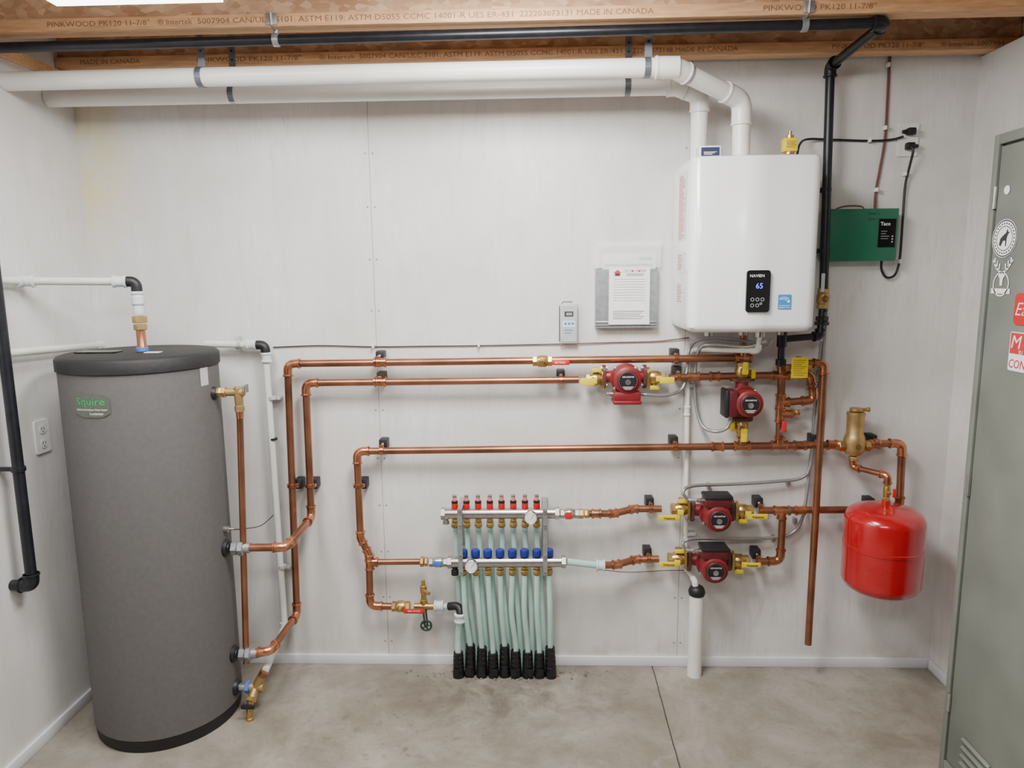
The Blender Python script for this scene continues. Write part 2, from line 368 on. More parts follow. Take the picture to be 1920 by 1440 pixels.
for i in range(n):
    x0, x1 = -w2+2*w2*i/n, -w2+2*w2*(i+1)/n
    e = lambda x: h2*(1-max(0, abs(x)/w2-.55)/.45*.35)
    mb.poly([bf(x0, -e(x0)), bf(x1, -e(x1)), bf(x1, e(x1)), bf(x0, e(x0))])
bd = mb.build('badge', 'badge', t)
text('Squire', cyl(bc.z+.012, ba-.01, .0035), bd, 'ink_green', h=.031, w=.100, bold=.015)
text('Stainless Steel Indirect Water Heater', cyl(bc.z-.011, ba, .0035), bd, 'ink_white', h=.006, w=.108, bold=.005)
text('Lochinvar', cyl(bc.z-.024, ba+.07, .0035), bd, 'ink_white', h=.008, w=.046, bold=.005)
lf = cyl(P(409, 700, TD).z, math.radians(-12), .0015); rect(MB(), lf, -.02, .02, -.035, .03).build('rating_label', 'grey_plastic', t)
def port(px, py, r=.032):
    p = P(px, py, TD); o = V((TC.x+TR-.006, -TD, p.z))
    return MB().lathe(o, X, [(0, r), (.010, r), (.018, r*.8), (.018, r*.55), (.022, r*.5)], 24).build('port_grommet', 'black', t)
for a in ((420, 737, .024), (420, 1027, .032), (440, 1225, .032), (440, 1288, .030)): port(*a)
p = P(425, 992, TD); MB().lathe(V((TC.x+TR-.004, -TD, p.z)), X, [(0, .012), (.02, .012), (.022, .006), (.04, .004)], 12).build('sensor_well', 'steel', t)
# tank top connection
t = thing('water_line', 'white plastic pipe with black elbow dropping to the tank top', 'pipe', Q(45, 527, XL+.03))
e = P(255, 528, TD)
run(t, [Q(-120, 523, XL+.035), Q(44, 527, XL+.035), e, V((TC.x+.01, -TD, TZ+.15))], .0135, 'pex', ['coupler', 'black'], bend=.022, es=1.35, bead=0, sleeve=.012)
q = V((TC.x+.01, -TD, TZ+.001)); ee = V((TC.x+.01, -TD, e.z))
dq = (e-Q(44, 527, XL+.035)).normalized()
for o, d in ((Q(44, 527, XL+.035)+dq*.012, dq), (e-dq*.052, dq), (ee-Z*.056, Z)): coupling(t, o, d, .045, .0155, 'coupler')
MB().lathe(q+Z*.13, Z, [(0, .017), (.01, .019), (.03, .017), (.035, .021), (.06, .021), (.065, .016), (.075, .016)], 16).build('adapter', 'coupler', t)
nuts(MB(), q, Z, [(.075, .02, .022), (.10, .024, .024)]).build('brass_union', 'brass_dull', t)
MB().lathe(q, Z, [(.0, .017), (.02, .017), (.022, .0155), (.08, .0155)], 16).build('copper_stub', 'copper', t)
MB().lathe(q+Z*.0, Z, [(.0, .021), (.012, .021), (.014, .018)], 16).build('collar', 'bluehandle', t)
# lower plastic line on the left wall, then the one on the back wall
pz = P(420, 645, .05).z
t = thing('water_line', 'white plastic pipe along the left wall, ending behind the tank', 'pipe', Q(50, 661, XL+.04))
aa, bb = Q(-80, 671, XL+.04), V((XL+.04, -.06, pz)); MB().tube([aa, bb], .0135, 16).build('pipe_section', 'pex', t)
MB().lathe(bb-V((0, .012, 0)), V((0, 1, 0)), [(0, .017), (.03, .017), (.034, .012)], 16).build('end_fitting', 'coupler', t)
t = thing('water_line', 'white plastic pipe coming from behind the tank and down beside it', 'pipe', P(503, 900, .05))
run(t, [P(385, 645, .05), P(497, 647, .05), P(534, 1180, .05), P(497, 1258, TD)], .0135, 'pex', ['black', 'pex'], bend=.022, es=1.35, bead=0, sleeve=.012)
coupling(t, P(472, 646, .05), X, .04, .0155, 'coupler'); dv = (P(534, 1180, .05)-P(497, 647, .05)).normalized()
coupling(t, P(500, 670, .05), dv, .04, .0155, 'coupler')
for px, py in ((511, 746), (529, 1062)):
    MB().lathe(P(px, py, .05)-dv*.006, dv, [(0, .017), (.012, .017)], 16).box(P(px+9, py, .023), (.035, .04, .012), bev=.003).build('clip', 'grey_plastic', t)
MB().lathe(P(513, 823, .05)-dv*.004, dv, [(0, .015), (.008, .015)], 16).build('tape_band', 'black', t)
MB().lathe(P(450, 645, .05)-X*.006, X, [(0, .017), (.012, .017)], 16).box(P(447, 642, .023), (.012, .04, .05), bev=.003).build('clip', 'grey_plastic', t)
# drain tee and drain cock at tank bottom
p = V((TC.x+TR+.016, -TD, P(455, 1288, TD).z)); t = thing('drain_valve', 'brass drain tee and hose valve at the foot of the tank', 'valve', p)
MB().lathe(p, X, [(0, .016), (.05, .016)], 16).build('nipple', 'steel', t)
nuts(MB(), p+X*.022, X, [(0, .016, .024)]).build('dielectric_nut', 'bluehandle', t)
a = p+X*.06; b = P(497, 1258, TD)
MB().lathe(a-X*.02, X, [(0, .019), (.05, .019)], 16).lathe(a, (b-a), [(0, .018), (.055, .018)], 16).lathe(a, V((-.15, -.7, -.7)), [(0, .017), (.045, .017)], 16).build('tee', 'brass_dull', t)
MB().tube([a+(b-a)*.4, b], .0175, 16).build('coupling', 'copper', t)
q = a+V((-.15, -.7, -.7)).normalized()*.05
nuts(MB(), q, V((-.15, -.7, -.7)), [(-.012, .016, .021)]).tube([q, q+V((0, -.015, -.03)), q+V((0, -.02, -.055))], [.013, .013, .011], 12).lathe(q+V((0, -.02, -.075)), Z, [(0, .014), (.02, .014), (.022, .011)], 16).build('spout', 'brass', t)
MB().box(q+V((.0, -.03, -.005)), (.05, .012, .016), bev=.004).build('handle', 'black', t)
# relief valve and discharge tube
p = V((TC.x+TR+.012, -TD, P(430, 735, TD).z)); t = thing('relief_valve', 'brass relief valve high on the side of the grey tank', 'valve', p)
bx = P(447, 735, TD).x
nuts(MB(), p, X, [(0, .02, .018), (.02, .012, .021)]).lathe(p, X, [(.03, .014), (bx-p.x+.02, .016)], 16).lathe(V((bx, -TD, p.z-.07)), Z, [(0, .017), (.02, .017), (.022, .014), (.06, .016), (.085, .016), (.09, .01)], 16).build('body', 'brass_dull', t)
MB().box(V((bx+.026, -TD, p.z+.012)), (.012, .03, .03), bev=.003).build('test_lever', 'steel', t)
t = thing('discharge_pipe', 'thin copper tube hanging down the right side of the grey tank', 'pipe', P(462, 1243, TD))
MB().tube([V((bx, -TD, p.z-.075)), P(462, 1243, TD)], .0115, 16).build('pipe_section', 'copper', t); MB().lathe(V((bx, -TD, p.z-.095)), Z, [(0, .013), (.028, .0135)], 16).build('coupling', 'copper_new', t)
# ---------------------------------------------------------------- copper runs
GR = 'copper pipe runs'
a = P(1393, 671)
t = thing('copper_pipe', 'topmost long copper pipe, turning down to the lowest tank port', 'pipe', P(556, 1150), GR)
pE = V((TC.x+TR+.03, -TD, P(440, 1225, TD).z))
run(t, [a, P(539, 682), P(557, 1152), P(508, 1221, TD), pE])
tee(t, a, X, Z); MB().tube([a+Z*.02, a+Z*.09], .0143, 16).build('riser', 'copper', t); MB().tube([a, a-Z*.045], .0143, 16).build('branch', 'copper', t)
coupling(t, P(713, 679), X)
nuts(MB(), pE, X, [(-.005, .022, .027), (.02, .02, .030)]).lathe(pE, X, [(0, .019), (.062, .019)], 16).build('union', 'galv', t)
t = thing('copper_pipe', 'second long copper pipe, turning down to the middle tank port', 'pipe', P(584, 965), GR)
pE = V((TC.x+TR+.03, -TD, P(425, 1027, TD).z))
run(t, [P(1085, 712), P(573, 718), P(584, 970), P(538, 1026, TD), pE]); coupling(t, P(713, 716), X)
nuts(MB(), pE, X, [(-.005, .022, .027), (.02, .02, .030)]).lathe(pE, X, [(0, .019), (.062, .019)], 16).build('union', 'galv', t)
t = thing('copper_pipe', 'long middle copper pipe, bending down left of the tube manifold', 'pipe', P(694, 1136), GR)
run(t, [P(1580, 834), P(669, 846), P(676, 1008), P(692, 1040), P(694, 1136), P(735, 1137)])
tee(t, P(693, 1054), Z, X); MB().tube([P(693, 1054), P(790, 1053)], .0125, 16).build('branch', 'copper', t)
tee(t, P(1391, 836), X, Z); tee(t, P(1461, 835), X, Z); coupling(t, P(1345, 837), X); coupling(t, P(1500, 835), X); coupling(t, P(1560, 834), X, .04)
nuts(MB(), P(788, 1053), X, [(0, .016, .021), (.018, .014, .019)]).build('adapter', 'brass', t)
t = thing('copper_pipe', 'copper pipe looping down from the air separator behind the red tank', 'pipe', P(1687, 957), GR)
run(t, [P(1612, 832), P(1692, 831), P(1686, 955), P(1428, 957)]); coupling(t, P(1640, 833), X, .04)
tee(t, P(1466, 957), X, -Z); coupling(t, P(1500, 957), X, .04)
t = thing('copper_pipe', 'short copper elbow pipe linking the two lowest pumps', 'pipe', P(1464, 1052), GR)
run(t, [P(1467, 975), P(1463, 1052), P(1418, 1053)])
t = thing('copper_pipe', 'copper pipe from the upper left pump looping right below the boiler', 'pipe', P(1350, 706), GR)
run(t, [P(1255, 708), P(1519, 702), P(1527, 750), P(1474, 754)], bend=.024)
coupling(t, P(1300, 707), X, .05); coupling(t, P(1340, 706), X, .04); tee(t, P(1465, 704), X, Z)
t = thing('copper_pipe', 'upright copper pipe below the boiler with a red drain handle', 'pipe', P(1461, 830), GR)
a, b = P(1466, 694), P(1461, 822); MB().tube([a, b], .0143, 16).build('pipe_section', 'copper', t)
tee(t, P(1463, 754), Z, X); tee(t, P(1462, 776), Z, X, Lb=.05, r=.0135)
nuts(MB(), P(1484, 773), X, [(0, .014, .014), (.015, .016, .011)]).build('cap', 'brass', t)
nuts(MB(), P(1466, 808), N, [(.0, .02, .016), (.022, .014, .013)]).build('drain_cock', 'steel', t)
MB().box(P(1470, 800, .11), (.018, .012, .044), bev=.004).build('handle', 'redplastic', t)
t = thing('copper_pipe', 'long open-ended copper drop pipe in front, from the yellow-tagged valve', 'pipe', P(1516, 1208, .11), GR)
run(t, [P(1513, 681, .11), P(1546, 681, .11), P(1515, 1208, .11)], .0135, bend=.022)
t = thing('copper_pipe', 'stepped copper pipe from the upper manifold bar to a pump', 'pipe', P(1150, 963, .08), GR)
run(t, [P(1100, 963, .1), P(1150, 963, .09), P(1188, 954), P(1240, 954)], bend=.02, sleeve=.016)
coupling(t, P(1118, 963, .097), X, .04)
nuts(MB(), P(1084, 963, .1), X, [(0, .022, .020), (.024, .02, .018)]).build('adapter', 'brass', t)
t = thing('copper_pipe', 'stepped copper pipe from the lower manifold bar to the lowest pump', 'pipe', P(1150, 1060, .08), GR)
run(t, [P(1132, 1060, .11), P(1156, 1059, .1), P(1192, 1049), P(1235, 1048)], bend=.02, sleeve=.016)
# ---------------------------------------------------------------- brackets
def bracket(pl, pp, ax, label):
    c = P(*pl, .03); q = P(*pp); t = thing('pipe_bracket', label, 'bracket', c, 'black pipe brackets on the wall')
    c.y = -.027
    MB().box(c, (.032, .052, .04), bev=.003).build('mount', 'bracket', t)
    MB().lathe(V((c.x, -.053, c.z)), N, [(0, .007), (.004, .007), (.006, .004)], 6).build('bolt', 'steel', t)
    axv = X if ax == 'h' else Z; q2 = V((c.x, q.y, q.z)) if ax == 'h' else V((q.x, q.y, c.z))
    mb = MB().lathe(q2-axv*.008, axv, [(0, .0165), (.001, .019), (.015, .019), (.016, .0165)], 20)
    mb.box((q2+V((c.x, q.y+.005, c.z)))/2, (.014, .02, .03) if ax == 'h' else (.04, .02, .014), bev=.002)
    mb.build('clamp', 'copper_new', t)
for a in [((714, 667), (714, 679), 'h', 'black bracket at the left of the topmost copper pipe'),
          ((716, 706), (716, 716), 'h', 'black bracket at the left of the second copper pipe'),
          ((1051, 702), (1051, 713), 'h', 'black bracket just left of the upper left pump'),
          ((1264, 663), (1264, 673), 'h', 'black bracket on the topmost pipe, below the boiler corner'),
          ((1268, 696), (1268, 707), 'h', 'black bracket just right of the upper left pump'),
          ((720, 831), (720, 845), 'h', 'black bracket at the left of the middle copper pipe'),
          ((1262, 826), (1262, 838), 'h', 'black bracket on the middle copper pipe beside the white drain tube'),
          ((1525, 823), (1525, 835), 'h', 'black bracket on the middle copper pipe behind the drop pipe'),
          ((1632, 823), (1632, 832), 'h', 'black bracket right of the brass air separator'),
          ((562, 905), (547, 908), 'v', 'black bracket on the outer upright pipe beside the tank'),
          ((590, 905), (581, 908), 'v', 'black bracket on the inner upright pipe beside the tank'),
          ((682, 905), (671, 908), 'v', 'black bracket on the upright pipe left of the manifold'),
          ((1217, 940), (1217, 954), 'h', 'black bracket left of the upper of the two stacked pumps'),
          ((1420, 940), (1420, 957), 'h', 'black bracket right of the upper of the two stacked pumps'),
          ((1213, 1034), (1213, 1048), 'h', 'black bracket left of the lowest pump'),
          ((1416, 1036), (1416, 1053), 'h', 'black bracket right of the lowest pump'),
          ((1628, 941), (1628, 956), 'h', 'black bracket beside the top of the red tank')]: bracket(*a)
# ---------------------------------------------------------------- pumps
def ob(c, u, w, size, off, mb, bev=.003):   # size/off along u, n, w
    return mb.box(c+u*off[0]+N*off[1]+w*off[2], size, (u, N, w), bev=bev)
def pump(px, py, u, w, label, black=True):
    c = P(px, py); t = thing('circulator_pump', label, 'pump', c, 'red circulator pumps')
    MB().lathe(c-N*.028, N, [(0, .025), (.004, .038), (.03, .050), (.05, .053), (.055, .048)], 28).lathe(c-u*.075, u, [(0, .022), (.03, .025), (.06, .033), (.09, .033), (.12, .025), (.15, .022)], 20).build('volute', 'pump_red', t)
    for s in (-1, 1):
        fl = MB(); f = plane(c+u*(s*.078-.006), w, N)
        fl.poly(rr(f, .092, .052, .024, 6), u*.012); o = fl.build('flange', 'flange', t)
        for q in (-1, 1): MB().lathe(c+u*(s*.078-.014)+w*q*.033, u, [(0, .008), (.028, .008)], 6).build('bolt', 'galv', o)
    MB().lathe(c+N*.027, N, [(0, .056), (.012, .058), (.014, .052), (.06, .052), (.085, .050), (.09, .042)], 32).build('motor_housing', 'pump_red', t)
    for k in range(4):
        a = pi/4+k*pi/2; MB().lathe(c+N*.03+(u*cos(a)+w*sin(a))*.055, N, [(0, .007), (.02, .007), (.022, .004)], 8).build('screw', 'galv', t)
    np_ = MB().lathe(c+N*.117, N, [(0, .038), (.004, .038), (.006, .0355)], 32).build('nameplate', 'black', t)
    rg = MB(); f = plane(c+N*.1236)
    o, i = disc(f, .0345), disc(f, .0332)
    for k in range(28): rg.poly([o[k], o[(k+1) % 28], i[(k+1) % 28], i[k]])
    rg.build('ring', 'ink_red', np_)
    text('GRUNDFOS', plane(c+N*.1237+Z*.016), np_, 'ink_white', w=.043)
    MB().lathe(c+N*.123-Z*.004, N, [(0, .011), (.003, .0105), (.0035, .004)], 16).build('center_screw', 'steel', np_)
    lines = MB(); f = plane(c+N*.1237)
    for k in range(3): rect(lines, f, -.02+.004*k, .02-.004*k, -.022-.004*k, -.0205-.004*k)
    lines.build('printing', 'ink_white', np_)
    ob(c, u, w, (.10, .075, .034), (.0, .075, .060), MB(), .006).build('terminal_box', 'pump_dark' if black else 'pump_red', t)
    ob(c, u, w, (.106, .080, .016), (.0, .075, .083), MB(), .006).build('box_cover', 'black' if black else 'pump_red', t)
    MB().lathe(c-u*.05+N*.06+w*.058, -u, [(0, .010), (.012, .010), (.014, .008), (.022, .008)], 12).build('conduit_connector', 'steel', t)
pump(1170, 706, X, -Z, 'red pump with its box underneath, on the second copper pipe', False)
pump(1390, 748, Z, -X, 'upright red pump with its box on the left, below the boiler')
pump(1334, 956, X, Z, 'red pump with black top box, upper of the two stacked right of the manifold')
pump(1328, 1049, X, Z, 'red pump with black top box, lowest in the room beside the drain pipe')
def isovalve(px, py, u, s, label, hoff, doff, txt=None):   # s: side of the pump along u
    c = P(px, py); t = thing('isolation_valve', label, 'valve', c, 'yellow-handled pump isolation valves')
    nuts(MB(), c, u*s, [(.012, .018, .0225)]).lathe(c-u*s*.034, u*s, [(0, .020), (.012, .027), (.034, .027), (.05, .019), (.058, .019)], 20).build('body', 'brass', t)
    f = plane(c-u*s*.042, N if u == X else N, Z if u == X else X)
    MB().poly(rr(f, .050, .082, .024, 6), u*s*.010).build('flange', 'brass', t)
    MB().lathe(c+u*s*.0, N, [(0, .014), (.028, .012), (.034, .008), (.042, .008)], 16).build('stem', 'brass', t)
    hx, hz, hl, hw = hoff
    hc = c+N*.046+X*hx+Z*hz
    MB().box(hc, (hl, .007, hw), bev=.003).box(c+N*.044, (.024, .010, .022), bev=.003).build('handle', 'yellow', t)
    if txt: text(txt, plane(hc+N*.0045), t, 'ink', h=.010, w=.045, bold=.02)
    dx, dz = doff; dd = V((dx, 0, dz)).normalized()
    MB().lathe(c-u*s*.012, dd, [(0, .012), (.03, .011), (.033, .014), (.045, .014)], 14).build('drain_port', 'brass', t)
    MB().box(c-u*s*.012+dd*.038+N*.02, (.036, .010, .016) if abs(dx) < .5 else (.016, .010, .036), bev=.003).build('drain_handle', 'yellow', t)
isovalve(1112, 711, X, -1, 'yellow-handled brass valve left of the pump on the second pipe', (-.025, -.003, .056, .028), (0, 1))
isovalve(1232, 707, X, 1, 'yellow-handled brass valve right of the pump on the second pipe', (.03, -.006, .056, .024), (0, -1))
isovalve(1391, 694, Z, 1, 'yellow-handled brass valve on top of the upright pump', (0, .02, .02, .034), (1, 0))
isovalve(1389, 804, Z, -1, 'yellow-handled brass valve under the upright pump', (0, -.025, .024, .034), (-1, 0))
isovalve(1272, 954, X, -1, 'yellow lettered brass valve left of the upper stacked pump', (-.045, -.022, .085, .022), (0, 1), 'Webstone')
isovalve(1397, 957, X, 1, 'yellow lettered brass valve right of the upper stacked pump', (.035, -.010, .08, .022), (0, -1), 'Webstone')
isovalve(1266, 1047, X, -1, 'yellow-handled brass valve left of the lowest pump', (-.035, -.006, .075, .022), (0, 1), 'Webstone')
isovalve(1390, 1051, X, 1, 'yellow-handled brass valve right of the lowest pump', (.028, .0, .07, .020), (0, -1), 'Webstone')
def ballvalve(p, u, hc, hs, hm, label, r=.019, body='brass', name='ball_valve'):
    t = thing(name, label, 'valve', p)
    nuts(MB(), p, u, [(-.038, .018, r), (.02, .018, r)]).lathe(p-u*.022, u, [(0, r*.85), (.01, r*1.12), (.034, r*1.12), (.044, r*.85)], 20).build('body', body, t)
    MB().lathe(p, N, [(0, r*.7), (r*1.3, r*.6), (r*1.3+.012, r*.3)], 12).build('stem', body, t)
    MB().box(hc, hs, bev=.004).build('handle', hm, t)
    return t
t = ballvalve(P(1017, 677), X, P(1051, 680, .11), (.070, .006, .018), 'redplastic', 'brass ball valve with red lever on the topmost copper pipe', .021)
text('600 WOG', plane(P(1050, 680, .1145)), t, 'ink_white', h=.007, w=.04)
# ---------------------------------------------------------------- manifold
dT, dB, rb = .105, .13, .0215
t = thing('radiant_manifold', 'steel manifold with red flow meters on top and blue caps below', 'manifold', P(940, 1052, dB))
aT, bT = P(834, 963, dT), P(1042, 962, dT); aB, bB = P(846, 1054, dB), P(1054, 1053, dB)
for a, b in ((aT, bT), (aB, bB)):
    o = MB().tube([a, b], rb, 24).build('bar', 'steel', t)
    for e, s in ((a, -1), (b, 1)): MB().lathe(e-X*s*.004, X*s, [(0, rb), (.002, .0255), (.018, .0255), (.02, .018)], 6).build('end_cap', 'steel', o)
for px in (868, 1021):
    a, b = P(px, 934, .02), P(px+1, 1085, .02); zb = P(px, 1074, dB).z
    MB().box(V((a.x, -.013, (a.z+b.z)/2)), (.024, .022, a.z-b.z), bev=.002).box(V((a.x, -(dB+.026), (a.z+zb)/2)), (.018, .004, a.z-zb)).box(V((a.x, -.085, aT.z+.031)), (.018, .14, .010)).box(V((a.x, -.085, aB.z+.031)), (.018, .14, .010)).build('bracket', 'galv', t)
    for zz in (a.z-.012, aT.z-.034, aB.z+.034, zb+.010): MB().lathe(V((a.x, -(dB+.028), zz)), N, [(0, .007), (.005, .007), (.006, .004)], 12).build('bracket_bolt', 'steel', t)
for i in range(8):
    p = P(853+21.9*i, 962, dT); p.z = aT.z+(bT.z-aT.z)*i/7.5
    o = MB().lathe(p+Z*.016, Z, [(0, .010), (.004, .0130), (.026, .0130), (.028, .010), (.036, .010)], 16).build('flow_meter', 'redplastic', t)
    MB().lathe(p+Z*.040, Z, [(0, .009), (.004, .0130), (.012, .0130)], 16).build('lock_ring', 'black', o)
    MB().lathe(p+Z*.053, Z, [(0, .0088), (.013, .0088), (.017, .0075)], 14).build('sight_glass', 'clear_red', o)
    MB().lathe(p+Z*.068, Z, [(0, .0088), (.007, .0088), (.009, .006)], 14).build('glass_tip', 'steel', o)
    nuts(MB(), p-Z*.020, -Z, [(0, .014, .0140), (.016, .018, .0170)]).build('tube_nut', 'brass', t)
    p = P(869+22.9*i, 1053, dB); p.z = aB.z+(bB.z-aB.z)*i/7.5
    o = MB().lathe(p+Z*.019, Z, [(0, .010), (.006, .010)], 16).lathe(p+Z*.024, Z, [(0, .0165), (.003, .0178), (.024, .0178), (.028, .0155)], 12).build('valve_cap', 'blueplastic', t)
    nuts(MB(), p-Z*.020, -Z, [(0, .010, .0140), (.012, .018, .0170)]).build('tube_nut', 'brass', t)
for px, py, d in ((995, 969, dT+.026), (884, 1060, dB+.028)):
    c = P(px, py, d); o = MB().lathe(c, N, [(-.01, .008), (0, .0265), (.014, .0265), (.016, .0245), (.0145, .023)], 28).build('temperature_gauge', 'steel', t)
    f = plane(c+N*.0155); MB().poly(disc(f, .0232)).build('dial', 'paper', o)
    f = plane(c+N*.0160); mb = MB().poly([f(-.0008, -.005), f(.0008, -.005), f(.013, .013), f(.0118, .0142)])
    for k in range(12):
        a = math.radians(-45+k*24.5); u_, v_ = cos(a), sin(a)
        mb.poly([f(u_*.0175-v_*.0006, v_*.0175+u_*.0006), f(u_*.0175+v_*.0006, v_*.0175-u_*.0006), f(u_*.0215+v_*.0006, v_*.0215-u_*.0006), f(u_*.0215-v_*.0006, v_*.0215+u_*.0006)])
    mb.build('needle', 'ink', o)
MB().lathe(aB+X*.014-Z*.016, -Z, [(0, .011), (.016, .011), (.018, .015), (.036, .015)], 14).build('drain_cock', 'black', t)
MB().lathe(aT+X*.004-Z*.016, -Z, [(0, .010), (.012, .010), (.014, .013), (.026, .013)], 14).build('drain_cock', 'steel', t)
ballvalve(P(1068, 963, dT), X, P(1066, 967, dT+.035), (.026, .008, .030), 'redplastic', 'small valve with red butterfly handle at the upper manifold bar', .019, 'steel')
ballvalve(P(822, 1054, dB-.03), X, P(820, 1057, dB+.005), (.034, .008, .022), 'bluehandle', 'small valve with blue butterfly handle at the lower manifold bar', .019, 'steel')
t = thing('plastic_tube', 'pale green horizontal tube leaving the lower manifold bar', 'tube', P(1095, 1060, dB))
MB().tube([bB+X*.018, P(1122, 1060, .115)], .0135, 16).build('tube', 'pexg', t); coupling(t, P(1126, 1060, .113), X, .036, .0165, 'coupler')
# tubes and sleeves
ORD = ['leftmost', 'second from the left', 'third from the left', 'fourth from the left', 'fifth from the left', 'sixth from the left', 'seventh from the left', 'rightmost']
ORD9 = ORD[:7]+['second from the right', 'rightmost']
def sleeve(px, d, label, grp):
    b = P(px, 1250, d); b.z = 0; k = random.uniform(.98, 1.32); ax = V((random.uniform(-.03, .03), random.uniform(-.04, .03), 1))
    prof = [(0, .0240)]
    for j in range(5):
        z = (.012+.017*j)*k; prof += [(z, .0236-.0006*j), (z+.009*k, .0236-.0006*j), (z+.010*k, .0208-.0004*j), (z+.015*k, .0208-.0004*j)]
    prof += [(.100*k, .0205), (.104*k, .0185), (.104*k, .0140), (.094*k, .0140)]
    mb = MB().lathe(b, ax, prof, 18)
    mb.box(b+ax*.078*k+N*.0185+X*random.uniform(-.006, .006), (.014, .012, .055*k), bev=.003)      # split lugs on the front of the sleeve
    mb.box(b+ax*.030+N*.022+X*random.uniform(-.01, .01), (.026, .012, .03), bev=.004)
    tag(mb.build('pipe_sleeve', 'sleeve', None), label, 'pipe sleeve', grp)
    return b+ax*.06
for i in range(8):
    s = P(871+21.2*i, 1240, .055); s.z = .002
    a = P(853+21.9*i, 988, dT)
    tag(MB().tube(spl([a, a+V((0, .030, -.06)), a*.5+s*.5+V((random.uniform(-.009, .009), .016, 0)), s+Z*.1, s]), .0112, 12).build('floor_heating_tube', 'pexg', None), 'translucent tube under the upper, red-topped manifold bar, '+ORD[i], 'tube', 'tubes from the upper manifold bar')
for i in range(9):
    s = sleeve(860+21.6*i, .092+random.uniform(-.006, .008), 'black plastic floor sleeve around the tubes, '+ORD9[i]+' of the row', 'row of black floor sleeves')
    if i == 0:
        tag(MB().tube(spl([P(862, 1160, .112), s+Z*.1, s]), .0132, 12).build('feed_tube', 'pexg', None), 'thick pale tube under the black elbow, into the leftmost sleeve', 'tube'); continue
    j = i-1; a = P(869+22.9*j, 1078, dB)
    tag(MB().tube(spl([a, a*.6+s*.4+V((random.uniform(-.010, .010), -.006, 0)), s+Z*.08, s]), .0112, 12).build('floor_heating_tube', 'pexg', None), 'translucent tube under the lower, blue-capped manifold bar, '+ORD[j], 'tube', 'tubes from the lower manifold bar')
mb = MB()
for k in range(320):
    g = G(random.gauss(945, 62), 1258+abs(random.gauss(0, 8))); r = random.uniform(.002, .008)
    mb.lathe(g, Z, [(0, r), (r*.6, r*.8), (r, r*.2)], 5, random.random())
o = mb.build('concrete_crumb', 'crumb', None, False); o['kind'] = 'stuff'; tag(o, 'loose concrete crumbs around the black floor sleeves', 'rubble')
# ---------------------------------------------------------------- fill assembly under the middle run
t = ballvalve(P(752, 1137), X, P(776, 1146, .105), (.085, .006, .020), 'redplastic', 'brass valve with long red lever left of the manifold tubes', .021)
text('600 WOG', plane(P(776, 1146, .1095)), t, 'ink_white', h=.007, w=.05)
p = P(795, 1137); t = thing('fill_valve', 'brass fill tee with an upright cock and dark green handwheel', 'valve', p)
MB().lathe(p-X*.04, X, [(0, .014), (.03, .014), (.03, .018), (.055, .018), (.055, .014), (.085, .014)], 16).lathe(p, Z, [(0, .015), (.03, .015), (.032, .011), (.06, .011), (.062, .014), (.09, .014), (.092, .008), (.115, .007)], 14).build('tee', 'brass', t)
MB().lathe(p+V((.006, -.01, .07)), V((.7, -.7, 0)), [(0, .008), (.03, .008)], 10).build('bleed_screw', 'brass_dull', t)
q = p+V((.016, -.055, -.055))
MB().tube([p, p+V((.008, -.03, -.02)), q], .009, 10).build('stem', 'black', t)
hw = MB()
for k in range(24):
    a0, a1 = 2*pi*k/24, 2*pi*(k+1)/24
    hw.tube([q+V((cos(a0), 0, sin(a0)))*.021, q+V((cos(a1), 0, sin(a1)))*.021], .004, 6)
for k in range(5):
    a0 = 2*pi*k/5; hw.tube([q, q+V((cos(a0), 0, sin(a0)))*.021], .003, 6)
hw.lathe(q-N*.006, N, [(0, .008), (.012, .008)], 10).build('handwheel', 'dark_green', t)
t = thing('pipe_elbow', 'black plastic elbow with white coupler right of the brass fill tee', 'pipe fitting', P(850, 1137))
MB().tube([P(815, 1137), P(845, 1137)], .0125, 16).build('pipe_section', 'pexg', t); coupling(t, P(823, 1136), X, .04, .0165, 'coupler')
e = P(862, 1136, .09)
MB().tube([P(842, 1137, .075)]+bez(P(852, 1136, .085), e, P(863, 1148, .105))+[P(862, 1158, .112)], .0165, 14).build('elbow', 'black', t); coupling(t, P(862, 1158, .112), Z, .036, .0165, 'coupler')
# ---------------------------------------------------------------- boiler
x0, x1 = P(1296, 460, .33).x, P(1539, 460, .33).x; z1, z0 = P(1420, 289, .33).z, P(1410, 624, .33).z
t = thing('boiler', 'large white wall-hung boiler with a black display panel', 'boiler', V(((x0+x1)/2, -.17, z0)))
xc1, xc2 = P(1394, 460, .335).x, P(1439, 460, .335).x
prof = [(x0, .004)]
for k in range(9):
    a = pi/2*k/8; prof.append((x0+.036*(1-cos(a)), .290+.034*sin(a)))
prof += [((x0+xc1)/2, .3275), (xc1-.003, .3295), (xc1+.003, .3318), ((xc1+xc2)/2, .3325), (xc2-.003, .3318), (xc2+.003, .3298), ((x1+xc2)/2, .3275)]
for k in range(9):
    a = pi/2*(1-k/8); prof.append((x1-.036*(1-cos(a)), .290+.034*sin(a)))
prof.append((x1, .004))
cx = (x0+x1)/2
def ring(z, ins):
    fx = 1-ins/((x1-x0)/2); return [V((cx+(x-cx)*fx, -(d-ins if d > .05 else d), z)) for x, d in prof]
MB().loft([ring(z0, .022), ring(z0+.006, .010), ring(z0+.018, .001), ring(z0+.03, 0), ring(z1-.012, 0), ring(z1-.004, .003), ring(z1, .012)]).build('casing', 'white', t)
c = P(1420, 546, .331); dp = MB(); dp.poly(rr(plane(c), .080, .142, .010), N*.010); dp = dp.build('display_panel', 'black_gloss', t)
fN = lambda px, py, e=.0008: plane(P(px, py, .341+e))
text('NAVIEN', fN(1420, 517), dp, 'ink_white', w=.048, bold=.0)
